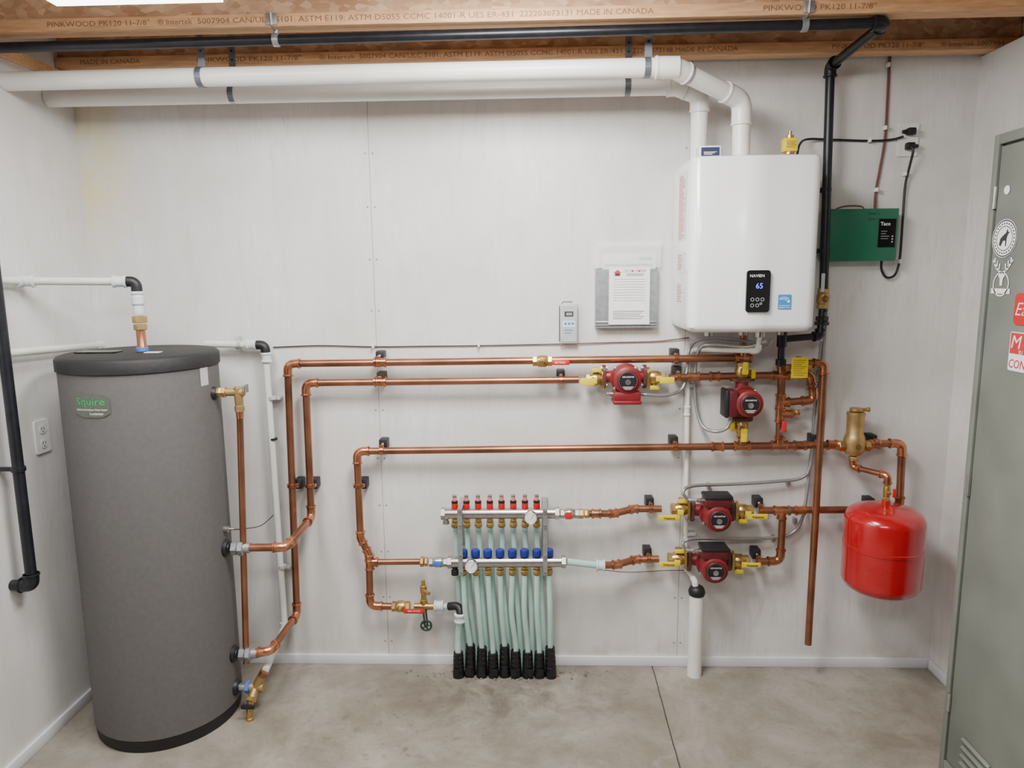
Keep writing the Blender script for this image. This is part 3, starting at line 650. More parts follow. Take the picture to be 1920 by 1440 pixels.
text('65', fN(1424, 536), dp, 'lcd_glow', h=.018)
rg = MB(); f = fN(1420, 566)
for cx_, cy_, r_ in ((-.017, .008, .006), (0, .008, .006), (.017, .008, .006), (-.017, -.012, .006), (0, -.012, .006), (.012, -.006, .004)):
    o, i = disc(f, r_, 16, cx_, cy_), disc(f, r_-.0012, 16, cx_, cy_)
    for k in range(16): rg.poly([o[k], o[(k+1) % 16], i[(k+1) % 16], i[k]])
rg.build('button', 'coupler', dp)
c = P(1471, 566, .3295)
st = MB().poly(rr(plane(c), .044, .050, .002), N*.0008).build('energy_sticker', 'ink_blue', t)
text('energy', plane(c+N*.0014+Z*.009-X*.003), st, 'ink_white', w=.026, bold=.01, shear=.3)
text('ENERGY STAR', plane(c+N*.0014-Z*.019), st, 'ink_white', w=.037, bold=.015)
f = plane(c+N*.0014+Z*.002+X*.013); s5 = []
for k in range(10):
    a = pi/2+k*pi/5; q = .008 if k % 2 == 0 else .0033; s5.append(f(q*cos(a), q*sin(a)))
f2 = plane(c+N*.0014+Z*.000); mb = MB().poly(s5).poly([f2(-.018, -.013), f2(.018, -.013), f2(.018, -.0115), f2(-.018, -.0115)])
for k in range(12):      # the swoosh over the word
    a0, a1 = math.radians(160-k*11), math.radians(160-(k+1)*11)
    mb.poly([f2(.019*cos(a0)-.002, .014*sin(a0)+.003), f2(.019*cos(a1)-.002, .014*sin(a1)+.003), f2(.0175*cos(a1)-.002, .0125*sin(a1)+.003), f2(.0175*cos(a0)-.002, .0125*sin(a0)+.003)])
mb.build('star', 'ink_white', st)
for py0, py1 in ((322, 450), (472, 512), (530, 572)):
    a, b = Q(1284, py0, x0-.001), Q(1284, py1, x0-.001); cz = (a.z+b.z)/2; hh = abs(a.z-b.z)
    f = lambda e: plane(V((x0-e, -.17, cz)), LEFTF); s_ = MB().poly(rr(f(.0008), .13, hh, .003)).build('side_label', 'side_paper', t)
    mb = MB(); y = hh/2-.012
    while y > -hh/2+.008:
        w_ = random.uniform(.03, .055); rect(mb, f(.0014), -.057, -.057+w_*2, y-.0013, y+.0013); y -= .0080
    mb.build('printing', 'ink_pink', s_)
for px, d in ((1393, .12), (1465, .12), (1330, .14), (1425, .2)): MB().lathe(V((P(px, 630, d).x, -d, z0+.004)), -Z, [(0, .018), (.03, .018)], 16).build('connection_stub', 'steel', t)
# small box on boiler, relief vent on boiler
c = P(1328, 283, .24); c.z = z1+.0205
t = thing('small_box', 'small white box with dark label lying on top of the boiler', 'box', c-Z*.02)
MB().box(c, (.072, .06, .04), bev=.002).build('box', 'plastic', t); MB().box(c+N*.0302, (.062, .001, .028)).build('label', 'navy', t)
f = plane(c+N*.0312); mb = MB()
for k in range(3): rect(mb, f, -.022, .022-.008*k, -.002-.004*k, -.0005-.004*k)
mb.build('printing', 'ink_white', t)
v1 = P(1480, 280, .22); v1.z = z1; t = thing('air_vent', 'yellow-capped brass vent on top of the boiler', 'valve', v1)
zt = P(1480, 246, .22).z; hv = zt-z1
MB().lathe(v1, Z, [(0, .013), (.012, .013), (.014, .017), (.024, .017)], 16).build('body', 'brass', t)
MB().lathe(v1+Z*(hv-.024), Z, [(0, .013), (.010, .013), (.012, .006), (.024, .006)], 16).build('cap', 'brass', t)
tg = MB().box(v1+Z*(.022+(hv-.024))/2, (.046, .040, hv-.046), bev=.004).build('tag', 'yellow', t); mb = MB(); f = plane(v1+N*.0206+Z*(.022+(hv-.024))/2)
for k in range(4): rect(mb, f, -.017, .017-.004*(k % 2), .009-.006*k, .0105-.006*k)
mb.build('printing', 'ink', tg)
# vents
t = thing('vent_pipe', 'front white vent pipe, above and nearer than the other one', 'vent pipe', P(600, 140, .36), 'white boiler vents')
a = V((XL+.002, -.36, P(0, 153, .36).z))
va, vb, vc, vd = a, P(1262, 126, .36), P(1391, 188, .22), V((P(1393, 188, .22).x, -.22, z1+.002))
run(t, [va, vb, vc, vd], .0302, 'pvc', 'pvc', bend=.05, es=1.13, bead=1.2, sleeve=.045)
MB().lathe(P(1243, 127, .36), X, [(0, .031), (.001, .0345), (.05, .0345), (.051, .031)], 24).build('coupling', 'pvc', t)
du = (vc-vb).normalized()
for p, d in ((P(1240, 127, .36), X), (vb+du*.068, du), (vc-du*.066, du)): MB().lathe(p-d*.003, d, [(0, .0312), (.005, .0312)], 24).build('primer_stain', 'primer', t)
t = thing('vent_pipe', 'rear white vent pipe, lower and closer to the back wall', 'vent pipe', P(600, 170, .15), 'white boiler vents')
a = V((XL+.002, -.15, P(82, 185, .15).z))
run(t, [a, P(1270, 162, .15), P(1312, 178, .14), V((P(1313, 180, .12).x, -.12, z1+.002))], .0302, 'pvc', 'pvc', bend=.04, es=1.13, bead=1.2, sleeve=.03)
def strap(px, pyp, d, label):
    c = P(px, pyp, d); t = thing('pipe_strap', label, 'pipe hanger', c, 'grey straps holding the white vents')
    mb = MB(); r = .032
    o = [c+V((0, -cos(a)*r, sin(a)*r)) for a in [2*pi*k/24 for k in range(25)]]
    for p, q in zip(o, o[1:]): mb.poly([p-X*.010, q-X*.010, q+X*.010, p+X*.010])
    mb.build('loop', 'strap', t)
    MB().box(V((c.x+.004, c.y+.002, (c.z+r+JZ+.05)/2)), (.024, .002, JZ+.05-c.z-r)).build('hanger', 'strap', t)
    for k in range(3): MB().poly(disc(plane(V((c.x+.004, c.y+.0004, JZ+.03-.03*k))), .004, 10)).build('hole', 'black', t)
strap(377, 145, .36, 'grey strap on the left of the front white vent'); strap(1213, 127, .36, 'grey strap on the right of the front white vent')
strap(437, 177, .15, 'grey strap on the left of the rear white vent'); strap(1176, 163, .15, 'grey strap on the right of the rear white vent')
# ---------------------------------------------------------------- gas piping
t = thing('gas_pipe', 'long black steel pipe under the joists, dropping beside the boiler', 'pipe', P(1555, 130), 'black steel pipes')
gA = V((XL+.002, -.45, P(0, 90, .45).z))
run(t, [gA, P(1660, 43, .45), P(1557, 124, .07), P(1543, 585, .07)], .0160, 'iron', 'iron', bend=.022, es=1.28, bead=1.5, sleeve=.018)
for py in (355, 470):
    q = P(1556-(py-124)*.03, py); MB().box(V((q.x, -.036, q.z)), (.05, .03, .016), bev=.002).lathe(q-Z*.007, Z, [(0, .0185), (.014, .0185)], 16).build('clamp', 'bracket', t)
g1, g2, g3 = P(1543, 585), P(1537, 632), P(1466, 636, .12)
t = thing('gas_connector', 'black iron fittings and drip leg entering the boiler underside', 'pipe fitting', g2, 'black steel pipes')
run(t, [P(1542, 575), P(1537, 630, .09), V((g3.x, -.12, g3.z))], .0125, 'iron', 'iron', bend=.016, es=1.35, bead=1.6, sleeve=.014)
MB().lathe(V((g3.x, -.12, g3.z-.1)), Z, [(0, .015), (.002, .019), (.024, .019), (.026, .0125), (.07, .0125), (.072, .018), (.085, .018), (.115, .018), (.13, .018), (.132, .0125), (.155, .0125)], 16).build('drip_leg', 'iron', t)
nuts(MB(), P(1541, 600, .074), Z, [(-.02, .014, .026), (-.004, .018, .023)]).build('union', 'iron', t)
q = P(1543, 560); t = ballvalve(q, Z, P(1543, 530, .10), (.014, .008, .07), 'coupler', 'gas cock with pale lever on the black pipe beside the boiler', .021, 'brass_dull', 'gas_valve')
def ghang(px, py, label):
    c = P(px, py, .45); t = thing('pipe_hanger', label, 'pipe hanger', c, 'hangers holding the black pipe')
    MB().lathe(c-X*.01, X, [(0, .0172), (.001, .020), (.019, .020), (.02, .0172)], 20).lathe(c+Z*.018, Z, [(0, .008), (.012, .008)], 6).build('ring', 'galv', t)
    top = V((c.x, -.488, JZ+.036)); MB().tube([c+Z*.026, V((c.x, -.46, JZ-.002)), V((c.x, -.486, JZ+.004)), top], .0045, 8).build('rod', 'galv', t)
    MB().box(V((c.x, -.4835, JZ+.02)), (.034, .005, .034), bev=.001).build('plate', 'galv', t)
ghang(518, 75, 'left hanger holding the black pipe under the joist'); ghang(1508, 47, 'right hanger holding the black pipe near its end')
# left wall pipe
t = thing('gas_pipe', 'black steel pipe standing against the left wall, ending in an elbow', 'pipe', Q(57, 1095, XL+.07), 'black steel pipes')
xa = XL+.07; top = Q(6, 600, xa); bot = Q(56, 1100, xa); yy = (top.y+bot.y)/2
run(t, [V((xa, yy, ZC-.32)), V((xa, yy, bot.z)), V((XL-.004, yy, bot.z))], .0175, 'iron', 'iron', bend=.022, es=1.3, bead=1.5, sleeve=.02)
q = V((xa, yy, Q(20, 885, xa).z)); MB().lathe(q-Z*.008, Z, [(0, .0195), (.001, .022), (.015, .022), (.016, .0195)], 16).box(q+V((-.04, 0, 0)), (.06, .012, .014), bev=.002).build('clamp', 'iron', t)
# ---------------------------------------------------------------- air separator and red tank
c = P(1598, 834); t = thing('air_separator', 'tall brass air separator on the middle copper pipe', 'air separator', c)
c.y = -.085; zt = P(1598, 770, .085).z
MB().lathe(c-Z*.038, Z, [(0, .014), (.004, .028), (.018, .037), (.03, .0395), (.062, .0395), (.078, .036), (.088, .031), (zt-c.z+.018, .032), (zt-c.z+.024, .034), (zt-c.z+.032, .033), (zt-c.z+.036, .014)], 28).build('body', 'brass_dull', t)
nuts(MB(), c, X, [(-.060, .022, .022), (.038, .022, .022)]).build('pipe_nut', 'brass', t)
MB().lathe(V((c.x, c.y, zt)), Z, [(0, .024), (.010, .024), (.012, .008)], 20).lathe(V((c.x, c.y, zt+.004)), X, [(0, .007), (.04, .007), (.042, .009), (.05, .009)], 12).build('vent_cap', 'brass_dull', t)
MB().poly(disc(plane(V((c.x, c.y-.0400, c.z+.004))), .011, 20)).build('medallion', 'brass', t)
R_ = .1395; tc = P(1655, 1030, .2); tzt, tzb = P(1655, 952, .2).z, P(1655, 1100, .2).z; hh = tzt-tzb
t = thing('expansion_tank', 'glossy red expansion tank hanging at the right', 'expansion tank', V((tc.x, -.2, tzb)))
pr = [(-.012, .03), (-.010, .08), (-.004, .112), (.008, .128), (.026, R_-.001), (.034, R_), (hh*.52, R_), (hh*.525, R_+.0025), (hh*.56, R_+.0025), (hh*.565, R_), (hh-.046, R_), (hh-.034, R_-.003), (hh-.018, .127), (hh-.006, .110), (hh+.002, .080), (hh+.008, .035), (hh+.012, .018), (hh+.03, .016)]
MB().lathe(V((tc.x, -.2, tzb)), Z, pr, 56).build('shell', 'red', t)
tf = lambda lx, ly: V((tc.x+(R_+.001)*cos(-pi/2-.45+lx/R_), -.2+(R_+.001)*sin(-pi/2-.45+lx/R_), tzb+.085+ly)); mb = MB()
for k in range(9):
    w_ = random.uniform(.03, .05)
    for j in range(8): rect(mb, tf, -.05+w_*2*j/8, -.05+w_*2*(j+1)/8-.001, .035-.008*k, .037-.008*k)
mb.build('printing', 'redplastic', t)
tp = V((tc.x, -.2, tzt+.04))
t = thing('tank_connection', 'brass and copper link from air separator to the red tank', 'pipe', P(1640, 890, .15))
run(t, [c-Z*.03, c-Z*.085, V((tp.x, -.2, P(1660, 892, .2).z)), tp+Z*.01], .0105, 'copper', 'copper_new', bend=.016, es=1.3, bead=1.55, sleeve=.016)
nuts(MB(), c-Z*.042, -Z, [(0, .016, .017)]).build('nut', 'brass', t)
ballvalve(tp+Z*.022, Z, tp+V((.012, -.03, .026)), (.012, .008, .034), 'redplastic', 'small brass valve with red lever on top of the red tank', .012)
# relief valve with yellow tag
p = P(1497, 688, .11); t = thing('relief_valve', 'brass relief valve wrapped in a yellow tag below the boiler', 'valve', p)
MB().lathe(p-Z*.045, Z, [(0, .014), (.02, .016), (.022, .02), (.06, .02), (.062, .012), (.085, .010)], 16).lathe(p, X, [(0, .015), (.045, .016)], 16).lathe(p-X*.05, X, [(0, .011), (.05, .012)], 12).build('body', 'brass', t)
tg = MB().box(p+V((-.004, -.024, 0)), (.062, .003, .078), bev=.001).build('tag', 'yellow', t); mb = MB(); f = plane(p+V((-.004, -.0262, 0)))
for k in range(8): rect(mb, f, -.024, .024-.008*(k % 3), .027-.008*k, .029-.008*k)
mb.build('printing', 'ink_brown', tg)
# ---------------------------------------------------------------- flexible conduits and wires
def flex(pts, label, r=.0066):
    pts = [P(*a) for a in pts]; c = spl(pts, 22); t = thing('flexible_conduit', label, 'conduit', pts[len(pts)//2], 'grey armoured conduits')
    rs = [r*(1.08 if i % 2 else .94) for i in range(len(c))]
    MB().tube(c, rs, 10).build('armour', 'conduit', t); return t
def clipat(t, px, py, d=.02, m='galv', s=.012): MB().box(P(px, py, d*.6+.002), (s, d*1.2, s*1.9), bev=.002).build('clip', m, t)
t = flex([(1552, 488, .03), (1551, 560, .03), (1545, 660, .03), (1532, 780, .03), (1520, 870, .03), (1502, 896, .03), (1450, 903, .035), (1370, 908, .05), (1300, 911, .1), (1281, 922, .14), (1290, 936, .13), (1306, 938, .13)], 'grey flexible conduit from the green box to the upper stacked pump')
for a in ((1540, 700), (1477, 904), (1328, 910)): clipat(t, *a)
t = flex([(1541, 640, .02), (1530, 740, .02), (1520, 860, .02), (1506, 965, .03), (1484, 1000, .03), (1440, 1009, .035), (1360, 1010, .06), (1300, 1010, .12), (1281, 1018, .14), (1286, 1030, .13), (1300, 1032, .13)], 'grey flexible conduit from the green box to the lowest pump')
for a in ((1490, 975), (1450, 1008)): clipat(t, *a)
flex([(1445, 636, .16), (1438, 650, .14), (1400, 640, .1), (1340, 634, .06), (1305, 640, .04), (1291, 660, .04), (1287, 700, .05), (1278, 730, .07), (1250, 741, .1), (1212, 740, .12), (1200, 738, .13)], 'grey flexible conduit curving from the boiler to the upper left pump')
t = flex([(1435, 640, .2), (1400, 650, .14), (1340, 646, .08), (1312, 655, .05), (1303, 700, .04), (1305, 760, .04), (1317, 798, .06), (1340, 809, .1), (1362, 803, .12), (1371, 786, .13)], 'grey flexible conduit looping from the boiler to the upright pump')
clipat(t, 1303, 722)
def wire(pts, label, m='black', r=.0028, k=8, clips=(), two=False):
    pts = [P(*a) for a in pts]; t = thing('cable', label, 'cable', pts[len(pts)//2])
    MB().tube(spl(pts, k), r, 8).build('cord', m, t)
    if two: MB().tube([p+X*.006 for p in spl(pts, k)], r, 8).build('cord', m, t)
    for a in clips: clipat(t, *a, m='plastic', s=.008)
    return t
wire([(512, 651, .006), (600, 648, .006), (700, 650, .006), (800, 649, .006), (900, 648, .006), (1000, 646, .006), (1050, 645, .008)], 'thin black cable stapled across the wall above the top pipe', r=.0022, clips=((700, 649), (898, 647)))
wire([(1084, 644, .008), (1150, 642, .006), (1230, 640, .006), (1292, 633, .01)], 'thin brown wire from the small grey controller to the boiler', 'wire_brown', .0022)
wire([(440, 993, TD), (462, 991, .29), (490, 985, .15), (512, 966, .03), (514, 960, .02)], 'thin dark sensor wire from the side of the grey tank', 'iron', .0018)
wire([(1132, 1069, .08), (1180, 1073, .03), (1240, 1070, .02), (1290, 1069, .03)], 'thin brown wire below the lowest stepped pipe', 'wire_brown', .0016)
wire([(1667, 100, .006), (1663, 180, .006), (1658, 260, .006), (1648, 320, .006), (1641, 358, .006), (1639, 392, .01)], 'red-brown twin wires dropping down the wall to the green box', 'wire_brown', .0027, clips=((1665, 122), (1659, 240), (1643, 356)), two=True)
wire([(1556, 398, .02), (1580, 387, .012), (1612, 386, .01), (1622, 393, .01)], 'short brown wires looping along the top of the green box', 'wire_brown', .002)
wire([(1494, 292, .14), (1500, 270, .08), (1515, 261, .03), (1560, 262, .01), (1630, 264, .008), (1670, 262, .01), (1694, 256, .02)], 'black power cord from the boiler to the wall outlet', 'black', .0042, clips=((1630, 263),))
wire([(1704, 272, .03), (1712, 282, .045), (1706, 310, .03), (1697, 350, .012), (1692, 420, .01), (1687, 485, .01), (1678, 515, .015), (1662, 520, .02), (1653, 505, .025), (1653, 486, .03)], 'black power cord hanging from the outlet to the green box', 'black', .0046, clips=((1696, 326), (1686, 490)))
# condensate line
t = thing('condensate_pipe', 'thin white drain tube running from under the boiler to the floor pipe', 'pipe', P(1288, 800, .03))
run(t, [P(1425, 628, .2), P(1421, 658, .16), P(1300, 655, .03), P(1290, 662, .03), P(1285, 1062, .03), P(1303, 1090, .075), P(1305, 1115, .075)], .0095, 'pvc', 'pvc', bend=.018, es=1.3, bead=0, sleeve=.012)
coupling(t, P(1288, 770, .03), Z, .04, .0095, 'pvc')
for py in (722, 1000):
    MB().box(P(1292, py, .022), (.05, .03, .014), bev=.002).build('clip', 'grey_plastic', t)
c = P(1306, 1120, .075); t = thing('floor_drain_pipe', 'white plastic stub pipe rising from the floor under the lowest pump', 'pipe', V((c.x, -.075, 0)))
zt = P(1306, 1108, .075).z
MB().lathe(V((c.x, -.075, 0)), Z, [(0, .0285), (zt, .0285), (zt, .024), (zt-.01, .024)], 28).build('pipe', 'pvc', t)
MB().lathe(V((c.x, -.075, zt-.016)), Z, [(0, .031), (.014, .034), (.024, .031), (.034, .026), (.04, .014)], 20).build('rubber_seal', 'black', t)
# ---------------------------------------------------------------- wall items
a, b = P(1552, 392, .07), P(1680, 489, .07); cc = (a+b)/2; ww, hh = b.x-a.x, a.z-b.z
t = thing('relay_box', 'dark green control box right of the boiler', 'control box', V((cc.x, -.035, b.z)))
MB().box(V((cc.x, -.030, cc.z)), (ww*.97, .058, hh*.97), bev=.003).build('base', 'green', t)
MB().box(V((cc.x, -.0635, cc.z)), (ww, .013, hh), bev=.004).build('cover', 'green', t)
c = P(1663, 437, .0705); pn = MB().box(c, (.062, .002, .104)).build('panel', 'black_gloss', t)
text('Taco', plane(c+N*.0016+Z*.034-X*.008), pn, 'ink_white', w=.036, bold=.015)
mb = MB(); f = plane(c+N*.0016)
for k, w_ in enumerate((.022, .018, .03, .026)): rect(mb, f, -.022, -.022+w_, .006-.009*k, .0075-.009*k)
for k in range(3): mb.poly(disc(f, .003, 10, .02, -.012-.01*k))
mb.build('printing', 'grey_plastic', pn)
for k in (1, 2): text('Zone %d' % k, plane(P(1638, 390+10*k, .0708)), t, 'ink', w=.04)
def outlet(t, c, right, nrm):
    f = plane(c+nrm*.001, right); MB().poly(rr(f, .074, .118, .006), nrm*.006).build('cover_plate', 'plastic', t)
    for s in (.0, 1.0):
        cz = .026-.052*s; o = MB().poly([plane(c+nrm*.0078+Z*cz, right)(x_, y_) for x_, y_ in ((-.016, -.008), (-.008, -.016), (.008, -.016), (.016, -.008), (.016, .008), (.008, .016), (-.008, .016), (-.016, .008))], nrm*.0015).build('receptacle', 'pvc', t)
        mb = MB(); f2 = plane(c+nrm*.0098+Z*cz, right); rect(mb, f2, -.008, -.005, -.003, .008); rect(mb, f2, .005, .008, -.003, .007); mb.poly(disc(f2, .003, 8, 0, -.009)); mb.build('slot', 'black', o)
c = P(1701, 263, 0); t = thing('wall_outlet', 'white wall outlet with two black plugs at the upper right', 'outlet', c); outlet(t, c, X, N)
for dz in (.027, -.025):
    t = thing('power_plug', 'black plug in the upper socket of the outlet' if dz > 0 else 'black plug in the lower socket of the outlet', 'plug', c+Z*dz)
    MB().box(c+Z*dz+N*.024, (.030, .026, .026), bev=.005).lathe(c+Z*dz+N*.022, X if dz < 0 else -X, [(.012, .009), (.03, .006)], 10).build('body', 'black', t)
c = Q(77, 818, XL); t = thing('wall_outlet', 'white wall outlet low on the left wall by the tank', 'outlet', c); outlet(t, c, V((0, 1, 0)), X)
# small grey controller
a, b = P(1050, 570, .035), P(1083, 644, .035); cc = (a+b)/2; ww, hh = b.x-a.x, a.z-b.z
t = thing('temperature_controller', 'small grey wall controller left of the metal tray', 'controller', V((cc.x, -.018, b.z)))
MB().box(V((cc.x, -.018, cc.z)), (ww, .034, hh), bev=.004).build('case', 'grey_plastic', t)
fc = plane(V((cc.x, -.0356, cc.z)))
MB().poly(rr(fc, ww*.82, hh*.9, .004), N*.0015).build('face', 'grey_plastic', t)
mb = MB(); rect(mb, lambda x_, y_: fc(x_, y_)+N*.0022, -.017, .017, .028, .048); mb.build('screen', 'ink', t)
mb = MB(); rect(mb, lambda x_, y_: fc(x_, y_)+N*.0028, -.010, .012, .033, .043); mb.build('display', 'lcd', t)
mb = MB(); f3 = lambda x_, y_: fc(x_, y_)+N*.0022; rect(mb, f3, -.024, .024, -.012, .012); mb.build('label_strip', 'plastic', t)
mb = MB(); f3 = lambda x_, y_: fc(x_, y_)+N*.0028
for k in range(3): rect(mb, f3, -.018+.014*k, -.008+.014*k, -.004, .006)
rect(mb, f3, -.018, .016, -.026, -.023); rect(mb, f3, -.018, .010, -.036, -.034); mb.build('printing', 'ink_blue', t)
MB().tube([P(1083, 566, .02)-X*.02, P(1056, 566, .02), P(1051, 575, .02)-X*.004, P(1051, 640, .02)-X*.004], .002, 6).build('lead', 'black', t)
# tray, manual, sheet
a, b = P(1117, 503, .04), P(1231, 612, .04); cc = (a+b)/2; ww, hh = b.x-a.x, a.z-b.z
t = thing('document_tray', 'grey sheet metal tray on the wall left of the boiler', 'tray', V((cc.x, -.02, b.z)))
MB().box(V((cc.x, -.003, cc.z)), (ww, .003, hh)).build('back_plate', 'galv', t); MB().box(V((cc.x, -.0385, cc.z-.004)), (ww, .003, hh)).build('front_plate', 'galv', t)
MB().box(V((cc.x, -.022, b.z+.003)), (ww, .036, .006), bev=.002).build('floor_plate', 'galv', t)
for s in (-1, 1): MB().box(V((cc.x+s*(ww/2-.0015), -.020, cc.z)), (.003, .036, hh)).build('side_plate', 'galv', t)
MB().box(V((cc.x, -.0405, b.z+.018)), (ww, .006, .008), bev=.002).build('lip', 'galv', t)
p0, p1 = P(1119, 465, .02), P(1238, 505, .02); mc = V(((p0.x+p1.x)/2, -.02, 0)); pm = P(1180, 474, .02).z
t = thing('manual', 'white instruction manual in clear plastic standing in the tray', 'manual', V((mc.x, -.02, b.z+.02)))
MB().box(V((mc.x+.002, -.016, (pm+b.z+.02)/2)), (.205, .012, pm-b.z-.02), bev=.001).build('booklet', 'paper', t)
MB().box(V((mc.x, -.0265, (p0.z+a.z)/2+.012)), (p1.x-p0.x, .001, p0.z-a.z+.02)).build('plastic_bag', 'film', t)
text('Installation & Operation Manual', plane(V((mc.x, -.0230, P(1180, 497, .02).z))), t, 'ink', w=.18, h=.013, bold=.01)
text('NAVIEN', plane(V((mc.x+.065, -.0230, P(1180, 485, .02).z))), t, 'ink', w=.05, bold=.02)
p0, p1 = P(1142, 502, .042), P(1217, 608, .042); sc = (p0+p1)/2; sw, sh = p1.x-p0.x, p0.z-p1.z
t = thing('service_sheet', 'printed white service record sheet on the front of the tray', 'paper sheet', V((sc.x, -.0445, p1.z)))
MB().box(V((sc.x, -.0445, sc.z)), (sw, .0014, sh)).build('sheet', 'paper', t)
fs = lambda x_, y_: V((sc.x+x_, -.0457, sc.z+y_))
text('CUSTOM COMFORT', lambda x_, y_: fs(x_+.020, y_+sh/2-.013), t, 'ink_red', w=.088, h=.011, bold=.01)
mb = MB()
for k in range(2): rect(mb, fs, -.012, .054, sh/2-.025-.006*k, sh/2-.0232-.006*k)
for k in range(9): rect(mb, fs, -.060, .060, sh/2-.045-.010*k, sh/2-.044-.010*k)
for k in range(5): rect(mb, fs, -.062, .058-.008*(k % 3), -sh/2+.050-.007*k, -sh/2+.0518-.007*k)
mb.build('printing', 'ink', t)
lx, lz = -.046, sh/2-.020
MB().poly([fs(lx-.016, lz), fs(lx, lz+.012), fs(lx+.016, lz), fs(lx+.011, lz), fs(lx+.011, lz-.012), fs(lx-.011, lz-.012), fs(lx-.011, lz)]).build('logo', 'ink_red', t)
mb = MB(); fs2 = lambda x_, y_: fs(x_, y_)+N*.0004; rect(mb, fs2, lx-.007, lx+.007, lz-.010, lz-.002); mb.build('logo_detail', 'navy', t)
# ---------------------------------------------------------------- locker
far = .69; xk = P(1820, 840, far).x; zk = P(1867, 254, far).z; W = .40
t = thing('locker', 'grey-green metal locker with stickers at the right edge', 'locker', V(((xk+XR)/2, -far-W/2, 0)))
MB().box(V(((xk+XR)/2+.002, -far-W/2, zk/2)), (XR-xk-.008, W, zk), bev=.003).build('body', 'locker', t)
for yc, zc, sy, sz in ((-far-.011, zk/2, .022, zk), (-far-W+.011, zk/2, .022, zk), (-far-W/2, zk-.014, W-.046, .028), (-far-W/2, .05, W-.046, .1)):
    MB().box(V((xk-.003, yc, zc)), (.016, sy, sz), bev=.002).build('door_frame', 'locker', t)
dr = MB().box(V((xk-.001, -far-W/2, (.106+zk-.034)/2)), (.012, W-.056, zk-.034-.106), bev=.003).build('door', 'locker', t)
for zc, yo, n in ((zk-.15, .215, 4), (.17, .17, 5)):
    for k in range(n):
        MB().box(V((xk-.011, -far-yo, zc-.026*k+.06)), (.012, .13, .010), (V((1, 0, .6)), V((0, 1, 0)), V((-.6, 0, 1))), bev=.002).build('louver', 'locker', dr)
for zc in (Q(1868, 372, xk).z, 1.0, .3):
    MB().lathe(V((xk-.011, -far-.025, zc-.03)), Z, [(0, .006), (.06, .006)], 10).build('hinge', 'steel', t)
MB().box(V((xk-.006, -far-.32, 1.05)), (.02, .03, .12), bev=.004).build('handle', 'steel', dr)
xs = xk-.0090
def sf(px, py, e=0): return plane(Q(px, py, xs-e), LEFTF)
def strip(mb, f, pts, w):
    for (x0_, y0_), (x1_, y1_) in zip(pts, pts[1:]):
        l = math.hypot(x1_-x0_, y1_-y0_); nx, ny = -(y1_-y0_)/l*w, (x1_-x0_)/l*w
        mb.poly([f(x0_+nx, y0_+ny), f(x0_-nx, y0_-ny), f(x1_-nx, y1_-ny), f(x1_+nx, y1_+ny)])
s_ = MB().poly(disc(sf(1883, 447), .052), X*.0008).build('sticker', 'ink_white', t); s_['label'] = 'round white sticker with a black howling wolf'
rg = MB(); f = sf(1883, 447, .0006)
for r1, r2 in ((.050, .047), (.034, .032)):
    o, i = disc(f, r1), disc(f, r2)
    for k in range(28): rg.poly([o[k], o[(k+1) % 28], i[(k+1) % 28], i[k]])
for k in range(26):
    a = 2*pi*k/26; rg.poly(disc(f, .0028, 5, .0405*cos(a), .0405*sin(a)))
rg.poly([f(x_*.028, y_*.028) for x_, y_ in ((-.75, -.6), (-.6, .0), (-.2, .3), (.2, .55), (.35, .95), (.5, .6), (.75, .62), (.5, .35), (.35, .0), (.35, -.75), (.2, -.75), (.15, -.2), (-.2, -.25), (-.45, -.75))])
rg.build('emblem', 'ink', s_)
f = sf(1877, 526); mb = MB()      # antlers over a round crest with a ribbon
for sg in (-1, 1):
    strip(mb, f, [(sg*.006, .022), (sg*.022, .032), (sg*.034, .046), (sg*.034, .062)], .003)
    for q0, q1 in (((.014, .027), (.012, .046)), ((.024, .034), (.023, .054)), ((.034, .046), (.042, .056))): strip(mb, f, [(sg*q0[0], q0[1]), (sg*q1[0], q1[1])], .0024)
o, i = disc(f, .034, 28, 0, -.010), disc(f, .030, 28, 0, -.010)
for k in range(28): mb.poly([o[k], o[(k+1) % 28], i[(k+1) % 28], i[k]])
mb.poly([f(x_, y_) for x_, y_ in ((-.007, .022), (.007, .022), (.014, .012), (.007, .006), (.005, -.014), (-.005, -.014), (-.007, .006), (-.014, .012))])
rect(mb, f, -.040, .040, -.036, -.022)
s_ = mb.build('sticker', 'ink_white', t); s_['label'] = 'white antlered crest sticker below the round one'
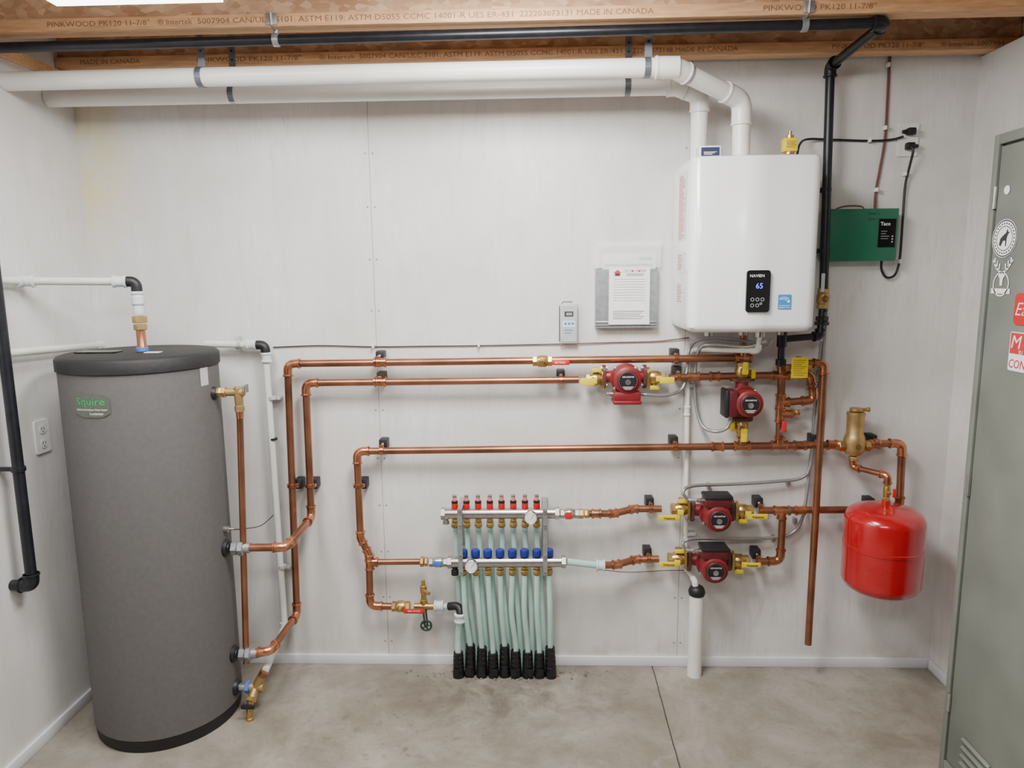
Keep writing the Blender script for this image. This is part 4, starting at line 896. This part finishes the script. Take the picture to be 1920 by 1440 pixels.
c = Q(1917, 580, xs); s_ = MB().poly(rr(plane(c, LEFTF), .065, .085, .014), X*.0008).build('sticker', 'redplastic', t); s_['label'] = 'red sticker with white letters'
text('Ea', plane(c-X*.0006+V((0, .004, 0)), LEFTF), s_, 'ink_white', w=.044, h=.034, bold=-.008, shear=.3)
c = Q(1920, 662, xs); s_ = MB().poly(rr(plane(c, LEFTF), .12, .105, .006), X*.0008).build('sticker', 'ink_white', t); s_['label'] = 'white and red sticker with a large letter'
mb = MB(); rect(mb, plane(c-X*.0005+Z*.022, LEFTF), -.057, .057, -.028, .028); mb.build('band', 'ink_red', s_)
text('M', plane(c-X*.0010+Z*.026+V((0, .032, 0)), LEFTF), s_, 'ink_white', w=.040, h=.034, bold=.0, shear=.2)
text('SU', plane(c-X*.0010-Z*.000+V((0, .012, 0)), LEFTF), s_, 'ink_white', h=.010, bold=.0); text('CONDO', plane(c-X*.0006-Z*.033, LEFTF), s_, 'ink_red', w=.112, h=.024, bold=.01, shear=.15)
s_ = MB().poly(disc(sf(1888, 356), .012), X*.0006).build('sticker', 'paper', t); s_['label'] = 'tiny round pale sticker'
# ---------------------------------------------------------------- light
def area(name, loc, sx, sy, e, rot=(0, 0, 0), col=(1, 1, 1)):
    l = bpy.data.lights.new(name, 'AREA'); l.shape = 'RECTANGLE'; l.size = sx; l.size_y = sy; l.energy = e; l.color = col
    o = bpy.data.objects.new(name, l); COL.objects.link(o); o.location = loc; o.rotation_euler = rot; return o
a = P(106, 13, .74); b = P(424, 13, .74)
area('panel_lamp', V(((a.x+b.x)/2, -1.32, LZ-.004)), b.x-a.x-.03, 1.1, 22, col=(1, .99, .97))
area('ceiling_lamp', V((-.05, -1.12, 2.39)), .4, .6, 50, (math.radians(14), 0, 0), (1, .99, .97))
area('ceiling_lamp', V((-.1, -2.9, 2.5)), 1.2, .3, 24, (math.radians(36), 0, 0), (1, .98, .95))
w = bpy.data.worlds.new('world'); SC.world = w; w.use_nodes = True
bg = w.node_tree.nodes['Background']; bg.inputs[0].default_value = (1, .98, .96, 1); bg.inputs[1].default_value = .09
